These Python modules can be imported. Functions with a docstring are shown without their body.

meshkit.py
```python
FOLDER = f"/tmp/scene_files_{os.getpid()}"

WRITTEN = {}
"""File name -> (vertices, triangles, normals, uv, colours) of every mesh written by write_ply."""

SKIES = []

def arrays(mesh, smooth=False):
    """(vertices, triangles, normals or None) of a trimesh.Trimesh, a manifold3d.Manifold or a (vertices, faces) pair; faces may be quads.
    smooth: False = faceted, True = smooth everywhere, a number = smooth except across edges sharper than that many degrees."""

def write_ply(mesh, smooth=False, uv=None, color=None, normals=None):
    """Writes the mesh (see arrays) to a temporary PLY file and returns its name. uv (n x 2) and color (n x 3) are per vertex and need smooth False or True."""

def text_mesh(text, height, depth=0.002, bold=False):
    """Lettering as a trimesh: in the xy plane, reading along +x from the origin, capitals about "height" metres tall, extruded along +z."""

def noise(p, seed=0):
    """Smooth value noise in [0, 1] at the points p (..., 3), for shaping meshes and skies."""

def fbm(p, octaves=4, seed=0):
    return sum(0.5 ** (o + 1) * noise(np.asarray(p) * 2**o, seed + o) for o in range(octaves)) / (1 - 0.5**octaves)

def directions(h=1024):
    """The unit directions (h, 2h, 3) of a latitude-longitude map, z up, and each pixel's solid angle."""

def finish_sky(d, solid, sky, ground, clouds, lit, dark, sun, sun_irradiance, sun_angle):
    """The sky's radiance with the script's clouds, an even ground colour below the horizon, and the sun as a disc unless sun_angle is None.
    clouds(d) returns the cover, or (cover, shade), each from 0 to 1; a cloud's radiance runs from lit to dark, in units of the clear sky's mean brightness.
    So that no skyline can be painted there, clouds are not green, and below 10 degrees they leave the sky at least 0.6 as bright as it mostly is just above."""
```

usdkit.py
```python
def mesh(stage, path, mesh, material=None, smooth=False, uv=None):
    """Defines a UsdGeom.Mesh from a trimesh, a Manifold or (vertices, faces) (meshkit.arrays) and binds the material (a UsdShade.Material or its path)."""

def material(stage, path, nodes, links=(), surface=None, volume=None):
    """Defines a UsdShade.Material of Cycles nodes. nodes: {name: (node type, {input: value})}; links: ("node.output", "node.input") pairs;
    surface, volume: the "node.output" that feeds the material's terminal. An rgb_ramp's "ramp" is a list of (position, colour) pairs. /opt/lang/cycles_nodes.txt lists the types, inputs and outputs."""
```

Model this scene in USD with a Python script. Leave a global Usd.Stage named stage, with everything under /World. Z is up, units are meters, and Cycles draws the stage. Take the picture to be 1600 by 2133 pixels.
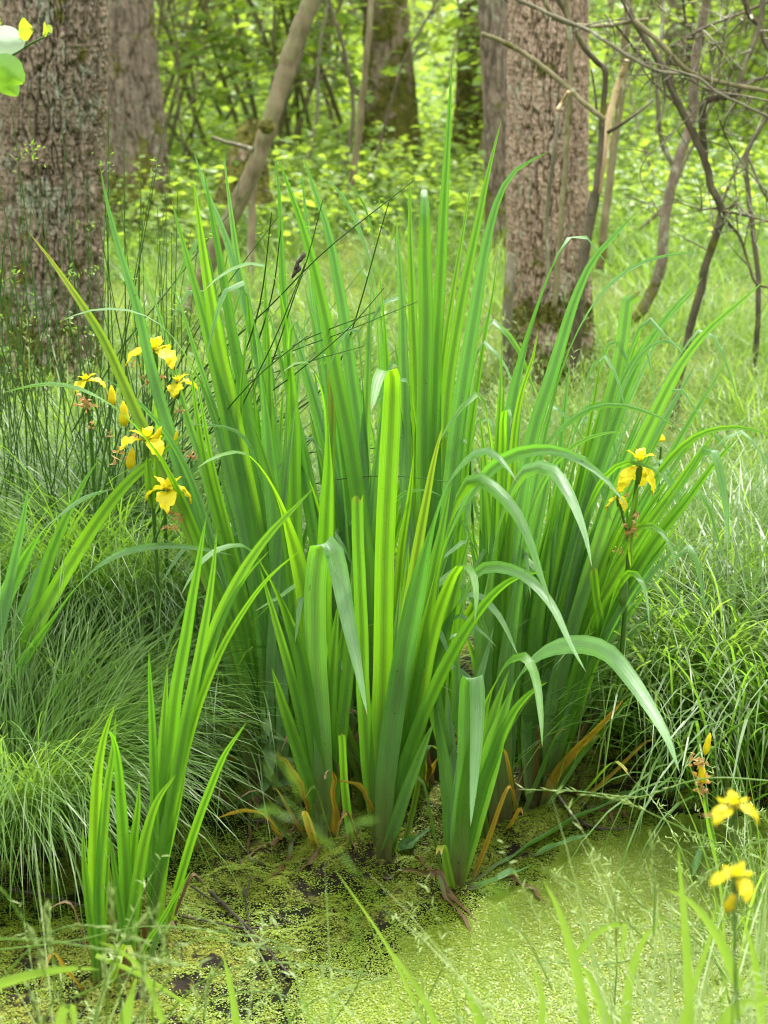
import math, numpy as np, trimesh, usdkit, meshkit
from pxr import Usd, UsdGeom, UsdLux, UsdShade, Gf, Sdf, Vt

stage = Usd.Stage.CreateInMemory()
UsdGeom.SetStageUpAxis(stage, 'Z'); UsdGeom.SetStageMetersPerUnit(stage, 1.0)
UsdGeom.Xform.Define(stage, '/World'); UsdGeom.Scope.Define(stage, '/World/Looks')
T = Sdf.ValueTypeNames

# ------------------------------------------------------------------ camera, sky, sun, exposure
EXPOSURE = 2.7
CAM_H, PITCH, FPX = 1.25, math.radians(18.5), 3488.0
cam = UsdGeom.Camera.Define(stage, '/World/camera')
cam.AddTranslateOp().Set((0, 0, CAM_H)); cam.AddRotateXOp().Set(90 - 18.5)
cam.CreateHorizontalApertureAttr(13.0); cam.CreateVerticalApertureAttr(13.0 * 1024 / 768)
cam.CreateFocalLengthAttr(13.0 * FPX / 1600)
cam.CreateFStopAttr(3.6); cam.CreateFocusDistanceAttr(2.42)
cam.CreateClippingRangeAttr((0.05, 1000.0)); cam.CreateExposureAttr(EXPOSURE)

SUN_EL, SUN_AZ = math.radians(58), math.radians(28)      # azimuth from +y towards +x
sd = np.array([math.sin(SUN_AZ) * math.cos(SUN_EL), math.cos(SUN_AZ) * math.cos(SUN_EL), math.sin(SUN_EL)])
dome = UsdLux.DomeLight.Define(stage, '/World/sky')
skym = usdkit.material(stage, '/World/Looks/sky', {
    'sky': ('sky_texture', {'sky_type': 'single_scattering', 'sun_disc': False, 'sun_elevation': SUN_EL, 'sun_rotation': SUN_AZ}),
    'co': ('texture_coordinate', {}),
    'n': ('noise_texture', {'scale': 2.2, 'detail': 5, 'roughness': 0.6}),
    'r': ('rgb_ramp', {'ramp': [(0.28, (0.8, 0.8, 0.8)), (0.6, (1.0, 1.0, 1.0))]}),
    'm': ('mix', {}), 'sp': ('separate_xyz', {}), 'up': ('map_range', {'from_min': 0.0, 'from_max': 1.0, 'to_min': 1.8, 'to_max': 5.4, 'clamp': True}), 'cl': ('combine_xyz', {}),
    'bg': ('background_shader', {'strength': 0.13})},
    [('co.generated', 'n.vector'), ('n.fac', 'r.fac'), ('r.color', 'm.fac'), ('co.generated', 'sp.vector'), ('sp.z', 'up.value'), ('up.result', 'cl.x'), ('up.result', 'cl.y'), ('up.result', 'cl.z'), ('cl.vector', 'm.color2'), ('sky.color', 'm.color1'), ('m.color', 'bg.color')], surface='bg.background')
UsdShade.MaterialBindingAPI.Apply(dome.GetPrim()).Bind(skym)
dome.GetPrim().SetCustomDataByKey('kind', 'structure'); dome.GetPrim().SetCustomDataByKey('label', 'bright white overcast sky above the wood'); dome.GetPrim().SetCustomDataByKey('category', 'sky')
sun = UsdLux.DistantLight.Define(stage, '/World/sun')
sun.CreateIntensityAttr(0.4); sun.CreateAngleAttr(14.0); sun.CreateNormalizeAttr(True); sun.CreateColorAttr((1.0, 0.96, 0.88))
zax = Gf.Vec3d(*sd); q = Gf.Rotation(Gf.Vec3d(0, 0, 1), zax)
sun.AddTransformOp().Set(Gf.Matrix4d().SetRotate(q))

# ------------------------------------------------------------------ helpers
FWD = np.array([0, math.cos(PITCH), -math.sin(PITCH)]); UP = np.array([0, math.sin(PITCH), math.cos(PITCH)]); EYE = np.array([0, 0, CAM_H])
def ray(px, py): return FWD + np.array([1., 0, 0]) * ((px - 800) / FPX) + UP * ((1066.5 - py) / FPX)
def P(px, py, Y):
    d = ray(px, py); return EYE + d * (Y / d[1])
def G(px, py, z=0.0):
    d = ray(px, py); return EYE + d * ((z - CAM_H) / d[2])
def size(px, p): return px / FPX * float(np.dot(np.asarray(p) - EYE, FWD))      # metres of px pixels at the place p
used = {}
def path(name, parent=None):
    root = str(parent.GetPath()) if parent is not None else '/World'
    k = (root, name); n = used.get(k, 0); used[k] = n + 1
    return f'{root}/{name}' + (f'_{n:03d}' if n else '')
LOC = {}
def tag(p, label=None, cat=None, group=None, kind=None):
    p = p.GetPrim() if hasattr(p, 'GetPrim') else p
    for k, v in (('label', label), ('category', cat), ('group', group), ('kind', kind)):
        if v: p.SetCustomDataByKey(k, v)
    return p
def thing(name, label, cat, loc=(0, 0, 0), group=None):
    x = UsdGeom.Xform.Define(stage, path(name)); x.AddTranslateOp().Set(tuple(map(float, loc)))
    LOC[str(x.GetPath())] = np.asarray(loc, float)
    return tag(x, label, cat, group)
def obj(name, vf, mat, parent=None, smooth=True, uv=None, pv=None):
    v, f = np.asarray(vf[0], float), vf[1]
    if parent is not None:
        top = '/'.join(str(parent.GetPath()).split('/')[:3]); v = v - LOC.get(top, 0)
    m = usdkit.mesh(stage, path(name, parent), (v, f), mat, smooth=smooth, uv=uv)
    for k, a in (pv or {}).items():
        UsdGeom.PrimvarsAPI(m).CreatePrimvar(k, T.FloatArray, 'vertex').Set(Vt.FloatArray.FromNumpy(np.asarray(a, np.float32)))
    m.CreateDoubleSidedAttr(True)
    return m.GetPrim()
def cat_meshes(parts):
    vs, fs, n = [], [], 0
    for p in parts:
        v, f = p[0], np.asarray(p[1])
        if f.shape[1] == 4: f = np.vstack([f[:, [0, 1, 2]], f[:, [0, 2, 3]]])
        vs.append(v); fs.append(f + n); n += len(v)
    return np.vstack(vs), np.vstack(fs)
def unit(a): return a / np.maximum(np.linalg.norm(a, axis=-1, keepdims=True), 1e-9)
def spline(pts, n):
    """Catmull-Rom through pts (k, d), n samples, even in the chord length."""
    pts = np.asarray(pts, float); q = np.vstack([2 * pts[0] - pts[1], pts, 2 * pts[-1] - pts[-2]])
    L = np.r_[0, np.cumsum(np.maximum(np.linalg.norm(np.diff(pts, axis=0), axis=1), 1e-6))]
    s = np.linspace(0, L[-1], n); i = np.clip(np.searchsorted(L, s, 'right') - 1, 0, len(pts) - 2)
    t = ((s - L[i]) / (L[i + 1] - L[i]))[:, None]
    a, b, c, d = q[i], q[i + 1], q[i + 2], q[i + 3]
    return 0.5 * ((2 * b) + (c - a) * t + (2 * a - 5 * b + 4 * c - d) * t ** 2 + (3 * b - a - 3 * c + d) * t ** 3)
def sstep(a, b, x):
    t = np.clip((x - a) / (b - a), 0, 1); return t * t * (3 - 2 * t)
def ribbon(sp, W, width, vee=0.1, rows=5):
    """A blade along the spine sp (n,3); W (n,3) the side it widens to; width (n,)."""
    n = len(sp); t = unit(np.gradient(sp, axis=0)); W = unit(W - t * (W * t).sum(1, keepdims=True)); N = np.cross(t, W)
    u = np.linspace(-1, 1, rows)
    v = sp[:, None] + W[:, None] * (u[None, :, None] * width[:, None, None] / 2) + N[:, None] * ((np.abs(u) - 0.5)[None, :, None] * width[:, None, None] * vee)
    i = np.arange(n - 1)[:, None] * rows + np.arange(rows - 1)[None]
    f = np.stack([i, i + 1, i + rows + 1, i + rows], -1).reshape(-1, 4)
    uv = np.stack(np.broadcast_arrays((u / 2 + .5)[None, :], np.linspace(0, 1, n)[:, None]), -1).reshape(-1, 2)
    return v.reshape(-1, 3), f, uv
def tube(sp, r, k=8, cap=True):
    sp = np.asarray(sp, float); n = len(sp); r = np.broadcast_to(r, n)
    t = unit(np.gradient(sp, axis=0)); a = np.array([0, 0, 1.]) if abs(t[0][2]) < .8 else np.array([1., 0, 0])
    A = np.zeros((n, 3)); x = np.cross(t[0], a)
    for i in range(n):
        x = x - t[i] * np.dot(x, t[i]); x /= max(np.linalg.norm(x), 1e-9); A[i] = x
    B = np.cross(t, A); th = np.arange(k) / k * 2 * np.pi
    v = sp[:, None] + r[:, None, None] * (np.cos(th)[None, :, None] * A[:, None] + np.sin(th)[None, :, None] * B[:, None])
    j = np.arange(k); i = np.arange(n - 1)[:, None] * k
    f = np.stack([i + j, i + (j + 1) % k, i + k + (j + 1) % k, i + k + j], -1).reshape(-1, 4)
    f = np.vstack([f[:, [0, 1, 2]], f[:, [0, 2, 3]]]); v = v.reshape(-1, 3)
    if cap:
        v = np.vstack([v, sp[:1], sp[-1:]]); m = n * k
        f = np.vstack([f, np.stack([(j + 1) % k, j, np.full(k, m)], 1), np.stack([(n - 1) * k + j, (n - 1) * k + (j + 1) % k, np.full(k, m + 1)], 1)])
    return v, f
def blades(base, az, L, lean, droop, w, rng, seg=7, yaw=0.5, pw=1.5, tip=True):
    """Many thin blades at once: base (N,3), az heading, L length, lean at the root and extra droop at the tip (radians), w width."""
    N = len(base); s = np.linspace(0, 1, seg + 1)
    th = lean[:, None] + droop[:, None] * s[None] ** pw
    mid = (th[:, 1:] + th[:, :-1]) / 2; st = (L / seg)[:, None]
    r = np.concatenate([np.zeros((N, 1)), np.cumsum(np.sin(mid) * st, 1)], 1); z = np.concatenate([np.zeros((N, 1)), np.cumsum(np.cos(mid) * st, 1)], 1)
    h = np.stack([np.sin(az), np.cos(az)], 1)
    sp = np.concatenate([base[:, None, :2] + h[:, None] * r[..., None], (base[:, 2:3] + z)[..., None]], 2)
    wy = az + np.pi / 2 + rng.normal(0, yaw, N); W = np.stack([np.sin(wy), np.cos(wy), np.zeros(N)], 1)
    wd = w[:, None] * (np.minimum(1, .6 + 1.6 * s) * (1 - s ** 2.5) if tip else np.ones(seg + 1))[None] / 2
    v = np.stack([sp - W[:, None] * wd[..., None], sp + W[:, None] * wd[..., None]], 2)
    i = (np.arange(N)[:, None] * (seg + 1) + np.arange(seg)[None]) * 2
    f = np.stack([i, i + 1, i + 3, i + 2], -1).reshape(-1, 4); f = np.vstack([f[:, [0, 1, 2]], f[:, [0, 2, 3]]])
    return v.reshape(-1, 3), f, sp
def instancer(name, protos, pos, rz, sc, idx, label, cat, tilt=None):
    pi = UsdGeom.PointInstancer.Define(stage, path(name)); tag(pi, label, cat, kind='stuff')
    pr = UsdGeom.Scope.Define(stage, str(pi.GetPath()) + '/kinds')
    targets = []
    for k, (v, f, m) in enumerate(protos):
        q = usdkit.mesh(stage, f'{pr.GetPath()}/tuft_{k:03d}', (v, f), m, smooth=False); q.CreateDoubleSidedAttr(True); targets.append(q.GetPath())
    pi.CreatePrototypesRel().SetTargets(targets)
    pi.CreatePositionsAttr(Vt.Vec3fArray.FromNumpy(np.asarray(pos, np.float32))); pi.CreateProtoIndicesAttr(Vt.IntArray.FromNumpy(np.asarray(idx, np.int32)))
    pi.CreateScalesAttr(Vt.Vec3fArray.FromNumpy(np.repeat(np.asarray(sc, np.float32)[:, None], 3, 1)))
    pi.CreateOrientationsAttr(Vt.QuathArray([Gf.Quath(float(math.cos(a / 2)), 0, 0, float(math.sin(a / 2))) for a in rz]))
    return pi

# ------------------------------------------------------------------ materials
def mat(name, nodes, links, surface): return usdkit.material(stage, '/World/Looks/' + name, nodes, links, surface=surface)
def leafmat(name, lo, hi, tlo, thi, trans=0.45, rough=0.42, spec=0.5, island=True, noise=25.0):
    """A thin leaf: reflecting lo..hi, passing light tlo..thi, varied from blade to blade."""
    n = {'g': ('geometry', {}), 'nz': ('noise_texture', {'scale': noise, 'detail': 2}), 'a': ('math', {'math_type': 'multiply_add', 'value2': 0.7, 'value3': -0.1}), 'b': ('math', {'math_type': 'multiply_add', 'value2': 0.5, 'use_clamp': True}),
         'r1': ('rgb_ramp', {'ramp': [(0, lo), (1, hi)]}), 'r2': ('rgb_ramp', {'ramp': [(0, tlo), (1, thi)]}),
         'p': ('principled_bsdf', {'roughness': rough, 'specular_ior_level': spec}), 't': ('translucent_bsdf', {}), 'm': ('mix_closure', {'fac': trans})}
    return mat(name, n, [('g.random_per_island', 'a.value1'), ('nz.fac', 'b.value1'), ('a.value', 'b.value3'), ('g.position', 'nz.vector'), ('b.value', 'r1.fac'), ('b.value', 'r2.fac'), ('r1.color', 'p.base_color'), ('r2.color', 't.color'), ('p.BSDF', 'm.closure1'), ('t.BSDF', 'm.closure2')], 'm.closure')
def irismat(name, refl, trans, tip=None, tl=0.5, rough=0.36):
    """A sword leaf: parallel veins, dense midrib that passes less light, paler foot, a little mottling."""
    R = np.array(refl); Tr = np.array(trans)
    n = {'uv': ('uvmap', {'attribute': 'st'}), 'sep': ('separate_xyz', {}), 'c': ('math', {'math_type': 'subtract', 'value2': 0.5}), 'ab': ('math', {'math_type': 'absolute'}),
         'mr': ('rgb_ramp', {'ramp': [(0.0, (0.3,) * 3), (0.1, (0.42,) * 3), (0.2, (0.8,) * 3), (0.5, (1,) * 3)]}),
         'vs': ('mapping', {'scale': (32.0, 0.7, 1.0)}), 'vn': ('noise_texture', {'dimensions': '2D', 'scale': 1.0, 'detail': 2.0}),
         'g': ('geometry', {}), 'bn': ('noise_texture', {'scale': 14.0, 'detail': 3.0}), 
         'tone': ('attribute', {'attribute': 'tone'}),
         'v1': ('rgb_ramp', {'ramp': [(0.35, (0.84,) * 3), (0.65, (1.1,) * 3)]}), 'v2': ('rgb_ramp', {'ramp': [(0.3, (0.8,) * 3), (0.7, (1.15,) * 3)]}), 'sn': ('noise_texture', {'scale': 170.0, 'detail': 1.0}), 'sr': ('rgb_ramp', {'ramp': [(0.735, (1,) * 3), (0.765, (0.35, 0.25, 0.17))]}), 'k5': ('mix', {'mix_type': 'multiply', 'fac': 1.0}),
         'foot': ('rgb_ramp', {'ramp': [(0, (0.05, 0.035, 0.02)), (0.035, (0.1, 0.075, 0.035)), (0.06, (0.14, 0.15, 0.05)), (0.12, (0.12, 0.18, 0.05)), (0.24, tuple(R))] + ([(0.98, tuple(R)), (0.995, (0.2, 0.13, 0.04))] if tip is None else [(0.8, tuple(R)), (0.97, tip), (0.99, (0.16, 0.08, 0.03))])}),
         'tr': ('rgb_ramp', {'ramp': [(0, tuple(Tr * np.array([.75, .88, 1.1]))), (1, tuple(np.minimum(Tr * np.array([1.28, 1.1, .9]), .95)))]}),
         'k1': ('mix', {'mix_type': 'multiply', 'fac': 1.0}), 'k2': ('mix', {'mix_type': 'multiply', 'fac': 1.0}), 'k3': ('mix', {'mix_type': 'multiply', 'fac': 1.0}),
         'tf': ('math', {'math_type': 'multiply', 'value2': tl}), 'mr2': ('rgb_ramp', {'ramp': [(0.0, (0.72,) * 3), (0.1, (0.8,) * 3), (0.22, (1,) * 3), (0.46, (1.0,) * 3), (0.5, (1.25, 1.2, 1.1))]}), 'k4': ('mix', {'mix_type': 'multiply', 'fac': 1.0}),
         'bs': ('mapping', {'scale': (30.0, 1.2, 1.0)}), 'bm': ('noise_texture', {'dimensions': '2D', 'scale': 1.0, 'detail': 1.0}), 'bp': ('bump', {'strength': 0.45, 'distance': 0.0014}),
         'p': ('principled_bsdf', {'roughness': rough, 'specular_ior_level': 0.5, 'specular_tint': (0.93, 1.0, 1.0)}), 't': ('translucent_bsdf', {}), 'm': ('mix_closure', {})}
    l = [('uv.UV', 'sep.vector'), ('sep.x', 'c.value1'), ('c.value', 'ab.value1'), ('ab.value', 'mr.fac'), ('uv.UV', 'vs.vector'), ('vs.vector', 'vn.vector'), ('vn.fac', 'v1.fac'),
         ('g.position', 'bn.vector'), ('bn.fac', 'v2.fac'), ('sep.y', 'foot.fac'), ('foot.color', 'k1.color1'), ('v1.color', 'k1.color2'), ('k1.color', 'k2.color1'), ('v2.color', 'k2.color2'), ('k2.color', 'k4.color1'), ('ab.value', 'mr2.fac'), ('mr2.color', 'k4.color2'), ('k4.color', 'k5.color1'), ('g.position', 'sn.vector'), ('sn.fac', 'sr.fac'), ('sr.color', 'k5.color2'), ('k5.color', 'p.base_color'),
         ('tone.fac', 'tr.fac'), ('tr.color', 'k3.color1'), ('v1.color', 'k3.color2'), ('k3.color', 't.color'), ('mr.color', 'tf.value1'), ('tf.value', 'm.fac'),
         ('uv.UV', 'bs.vector'), ('bs.vector', 'bm.vector'), ('bm.fac', 'bp.height'), ('bp.normal', 'p.normal'), ('p.BSDF', 'm.closure1'), ('t.BSDF', 'm.closure2')]
    return mat(name, n, l, 'm.closure')
M = {}
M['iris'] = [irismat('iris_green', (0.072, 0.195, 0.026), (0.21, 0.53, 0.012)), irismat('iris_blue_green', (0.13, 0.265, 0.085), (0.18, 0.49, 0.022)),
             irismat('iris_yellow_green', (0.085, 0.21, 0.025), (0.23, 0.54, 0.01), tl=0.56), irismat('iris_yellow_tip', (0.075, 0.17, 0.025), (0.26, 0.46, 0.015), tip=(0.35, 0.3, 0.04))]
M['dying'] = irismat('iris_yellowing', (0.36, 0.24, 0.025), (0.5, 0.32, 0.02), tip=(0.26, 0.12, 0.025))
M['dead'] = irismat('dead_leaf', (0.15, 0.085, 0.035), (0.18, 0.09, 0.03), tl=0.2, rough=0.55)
M['grass'] = leafmat('grass_blade', (0.09, 0.16, 0.025), (0.18, 0.26, 0.06), (0.28, 0.48, 0.04), (0.45, 0.6, 0.1))
M['pale'] = leafmat('pale_grass', (0.2, 0.29, 0.08), (0.38, 0.46, 0.2), (0.3, 0.42, 0.12), (0.45, 0.52, 0.22), rough=0.5)
M['sedge'] = leafmat('sedge_blade', (0.07, 0.16, 0.02), (0.14, 0.235, 0.035), (0.22, 0.4, 0.035), (0.38, 0.5, 0.08))
M['deep'] = leafmat('deep_grass', (0.055, 0.125, 0.018), (0.12, 0.2, 0.032), (0.19, 0.4, 0.025), (0.32, 0.5, 0.045))
M['rush'] = leafmat('rush_stem', (0.05, 0.12, 0.02), (0.1, 0.19, 0.035), (0.08, 0.22, 0.02), (0.14, 0.3, 0.03), trans=0.25, rough=0.4)
M['shrub'] = leafmat('shrub_leaf', (0.12, 0.2, 0.035), (0.22, 0.3, 0.07), (0.44, 0.62, 0.05), (0.6, 0.74, 0.12), trans=0.55, rough=0.42)
M['weed'] = leafmat('weed_leaf', (0.05, 0.11, 0.025), (0.09, 0.16, 0.045), (0.14, 0.3, 0.04), (0.22, 0.4, 0.06), trans=0.4, spec=0.3, rough=0.6)
M['straw'] = leafmat('straw', (0.3, 0.24, 0.12), (0.4, 0.33, 0.18), (0.3, 0.25, 0.1), (0.4, 0.34, 0.16), trans=0.2, rough=0.6)
M['petal'] = leafmat('yellow_petal', (0.64, 0.52, 0.01), (0.82, 0.74, 0.04), (0.76, 0.66, 0.01), (0.86, 0.78, 0.04), trans=0.35, rough=0.5, spec=0.3, noise=60)
M['wilt'] = leafmat('withered_petal', (0.42, 0.24, 0.08), (0.62, 0.46, 0.28), (0.5, 0.28, 0.08), (0.66, 0.44, 0.2), trans=0.3, rough=0.6, noise=80)
M['stalk'] = leafmat('flower_stalk', (0.07, 0.16, 0.03), (0.1, 0.2, 0.04), (0.1, 0.25, 0.03), (0.14, 0.3, 0.04), trans=0.2)
def barkmat(name, c1, c2, lichen, lich=0.5, moss=0.0, mossz=0.3, scale=40.0):
    n = {'g': ('geometry', {}), 'mp': ('mapping', {'scale': (1, 1, 0.35)}), 'n1': ('noise_texture', {'scale': scale, 'detail': 4, 'roughness': 0.65}), 'r1': ('rgb_ramp', {'ramp': [(0.3, c1), (0.7, c2)]}),
         'n2': ('noise_texture', {'scale': scale * 1.6, 'detail': 5, 'roughness': 0.7}), 'n3': ('noise_texture', {'scale': 5.0, 'detail': 3}), 'sum': ('math', {'math_type': 'multiply_add', 'value2': 0.55}),
         'r2': ('rgb_ramp', {'ramp': [(0.95 - 0.15 * lich, (0, 0, 0)), (1.0 - 0.13 * lich, (1, 1, 1))]}), 'm1': ('mix', {'color2': lichen}),
         'sp': ('separate_xyz', {}), 'mz': ('map_range', {'from_min': 0.0, 'from_max': mossz, 'to_min': moss, 'to_max': 0.0, 'clamp': True}), 'n4': ('noise_texture', {'scale': 9.0, 'detail': 5, 'roughness': 0.65}),
         'm4': ('math', {'math_type': 'multiply_add', 'value2': 2.6, 'value3': -0.82}), 'ma': ('math', {'math_type': 'add'}), 'r3': ('rgb_ramp', {'ramp': [(0.72, (0, 0, 0)), (0.86, (1, 1, 1))]}), 'mc': ('rgb_ramp', {'ramp': [(0.3, (0.06, 0.055, 0.012)), (0.55, (0.115, 0.115, 0.02)), (0.75, (0.19, 0.14, 0.03))]}), 'n5': ('noise_texture', {'scale': 30.0, 'detail': 3}), 'm2': ('mix', {}),
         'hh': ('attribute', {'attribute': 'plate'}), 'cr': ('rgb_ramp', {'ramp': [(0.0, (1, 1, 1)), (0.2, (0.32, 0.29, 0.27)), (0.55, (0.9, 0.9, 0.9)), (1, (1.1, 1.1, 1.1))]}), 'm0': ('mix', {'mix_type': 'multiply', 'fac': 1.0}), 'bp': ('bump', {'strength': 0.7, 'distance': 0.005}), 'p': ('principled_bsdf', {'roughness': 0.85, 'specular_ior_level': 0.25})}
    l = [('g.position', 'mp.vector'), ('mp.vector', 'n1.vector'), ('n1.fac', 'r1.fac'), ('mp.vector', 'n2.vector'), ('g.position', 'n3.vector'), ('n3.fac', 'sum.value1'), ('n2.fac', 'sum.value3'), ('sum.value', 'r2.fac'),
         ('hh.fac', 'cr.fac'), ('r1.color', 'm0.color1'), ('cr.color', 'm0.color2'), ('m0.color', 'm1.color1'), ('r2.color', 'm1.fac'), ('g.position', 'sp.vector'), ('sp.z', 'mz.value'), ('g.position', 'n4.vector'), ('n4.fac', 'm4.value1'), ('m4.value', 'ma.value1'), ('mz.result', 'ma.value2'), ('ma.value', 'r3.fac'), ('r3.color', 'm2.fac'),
         ('g.position', 'n5.vector'), ('n5.fac', 'mc.fac'), ('m1.color', 'm2.color1'), ('mc.color', 'm2.color2'), ('m2.color', 'p.base_color'), ('n2.fac', 'bp.height'), ('bp.normal', 'p.normal')]
    return mat(name, n, l, 'p.BSDF')
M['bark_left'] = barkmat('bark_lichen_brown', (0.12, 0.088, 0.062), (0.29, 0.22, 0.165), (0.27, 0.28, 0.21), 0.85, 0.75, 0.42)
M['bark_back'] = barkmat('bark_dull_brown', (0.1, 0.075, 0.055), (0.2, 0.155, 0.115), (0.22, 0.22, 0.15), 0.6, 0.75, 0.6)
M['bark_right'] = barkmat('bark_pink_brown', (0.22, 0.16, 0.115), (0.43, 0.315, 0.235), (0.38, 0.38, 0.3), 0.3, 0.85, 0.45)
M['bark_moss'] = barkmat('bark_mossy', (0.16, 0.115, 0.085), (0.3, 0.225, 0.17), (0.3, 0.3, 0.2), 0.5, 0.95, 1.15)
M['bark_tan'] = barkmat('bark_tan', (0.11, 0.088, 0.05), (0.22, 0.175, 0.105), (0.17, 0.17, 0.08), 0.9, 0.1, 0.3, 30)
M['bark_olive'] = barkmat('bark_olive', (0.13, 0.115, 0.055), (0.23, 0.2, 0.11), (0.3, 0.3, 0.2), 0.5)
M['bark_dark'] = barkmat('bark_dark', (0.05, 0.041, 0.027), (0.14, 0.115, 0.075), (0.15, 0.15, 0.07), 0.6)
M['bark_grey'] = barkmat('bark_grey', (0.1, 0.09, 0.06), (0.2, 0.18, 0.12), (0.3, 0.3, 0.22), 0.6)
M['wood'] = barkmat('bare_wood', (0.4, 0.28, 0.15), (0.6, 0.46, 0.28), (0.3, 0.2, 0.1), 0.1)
M['twig'] = barkmat('wet_twig', (0.03, 0.024, 0.02), (0.09, 0.075, 0.06), (0.15, 0.13, 0.1), 0.3)
M['mud'] = mat('mud', {'g': ('geometry', {}), 'n': ('noise_texture', {'scale': 30.0, 'detail': 6, 'roughness': 0.7}), 'r': ('rgb_ramp', {'ramp': [(0.3, (0.006, 0.005, 0.004)), (0.7, (0.028, 0.022, 0.015))]}), 'sp': ('separate_xyz', {}),
     'mz': ('map_range', {'from_min': 2.9, 'from_max': 4.0, 'to_min': 0.0, 'to_max': 1.0, 'clamp': True}), 'r2': ('rgb_ramp', {'ramp': [(0.3, (0.04, 0.06, 0.015)), (0.7, (0.1, 0.13, 0.03))]}), 'm': ('mix', {}), 'n2': ('noise_texture', {'scale': 24.0, 'detail': 6, 'roughness': 0.72}), 'r3': ('rgb_ramp', {'ramp': [(0.45, (0, 0, 0)), (0.53, (0.85, 0.85, 0.85))]}), 'vz': ('map_range', {'from_min': -0.004, 'from_max': 0.006, 'clamp': True}), 'mu': ('math', {'math_type': 'multiply'}), 'v': ('voronoi_texture', {'scale': 380.0}), 'sc': ('separate_xyz', {}), 'r4': ('rgb_ramp', {'ramp': [(0, (0.035, 0.04, 0.01)), (0.4, (0.13, 0.15, 0.022)), (1, (0.26, 0.28, 0.05))]}), 'm2': ('mix', {}), 'bp': ('bump', {'strength': 0.7, 'distance': 0.01}), 'p': ('principled_bsdf', {'roughness': 0.6, 'specular_ior_level': 0.05})},
     [('g.position', 'n.vector'), ('n.fac', 'r.fac'), ('n.fac', 'r2.fac'), ('g.position', 'sp.vector'), ('sp.y', 'mz.value'), ('mz.result', 'm.fac'), ('r.color', 'm.color1'), ('r2.color', 'm.color2'), ('g.position', 'n2.vector'), ('n2.fac', 'r3.fac'), ('sp.z', 'vz.value'), ('vz.result', 'mu.value1'), ('r3.color', 'mu.value2'), ('mu.value', 'm2.fac'), ('g.position', 'v.vector'), ('v.color', 'sc.vector'), ('sc.x', 'r4.fac'), ('m.color', 'm2.color1'), ('r4.color', 'm2.color2'), ('m2.color', 'p.base_color'), ('n.fac', 'bp.height'), ('bp.normal', 'p.normal')], 'p.BSDF')
M['water'] = mat('dark_water', {'n': ('noise_texture', {'scale': 8.0, 'detail': 2}), 'bp': ('bump', {'strength': 0.05, 'distance': 0.01}), 'p': ('principled_bsdf', {'base_color': (0.012, 0.013, 0.008), 'roughness': 0.06, 'ior': 1.33})}, [('n.fac', 'bp.height'), ('bp.normal', 'p.normal')], 'p.BSDF')
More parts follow.
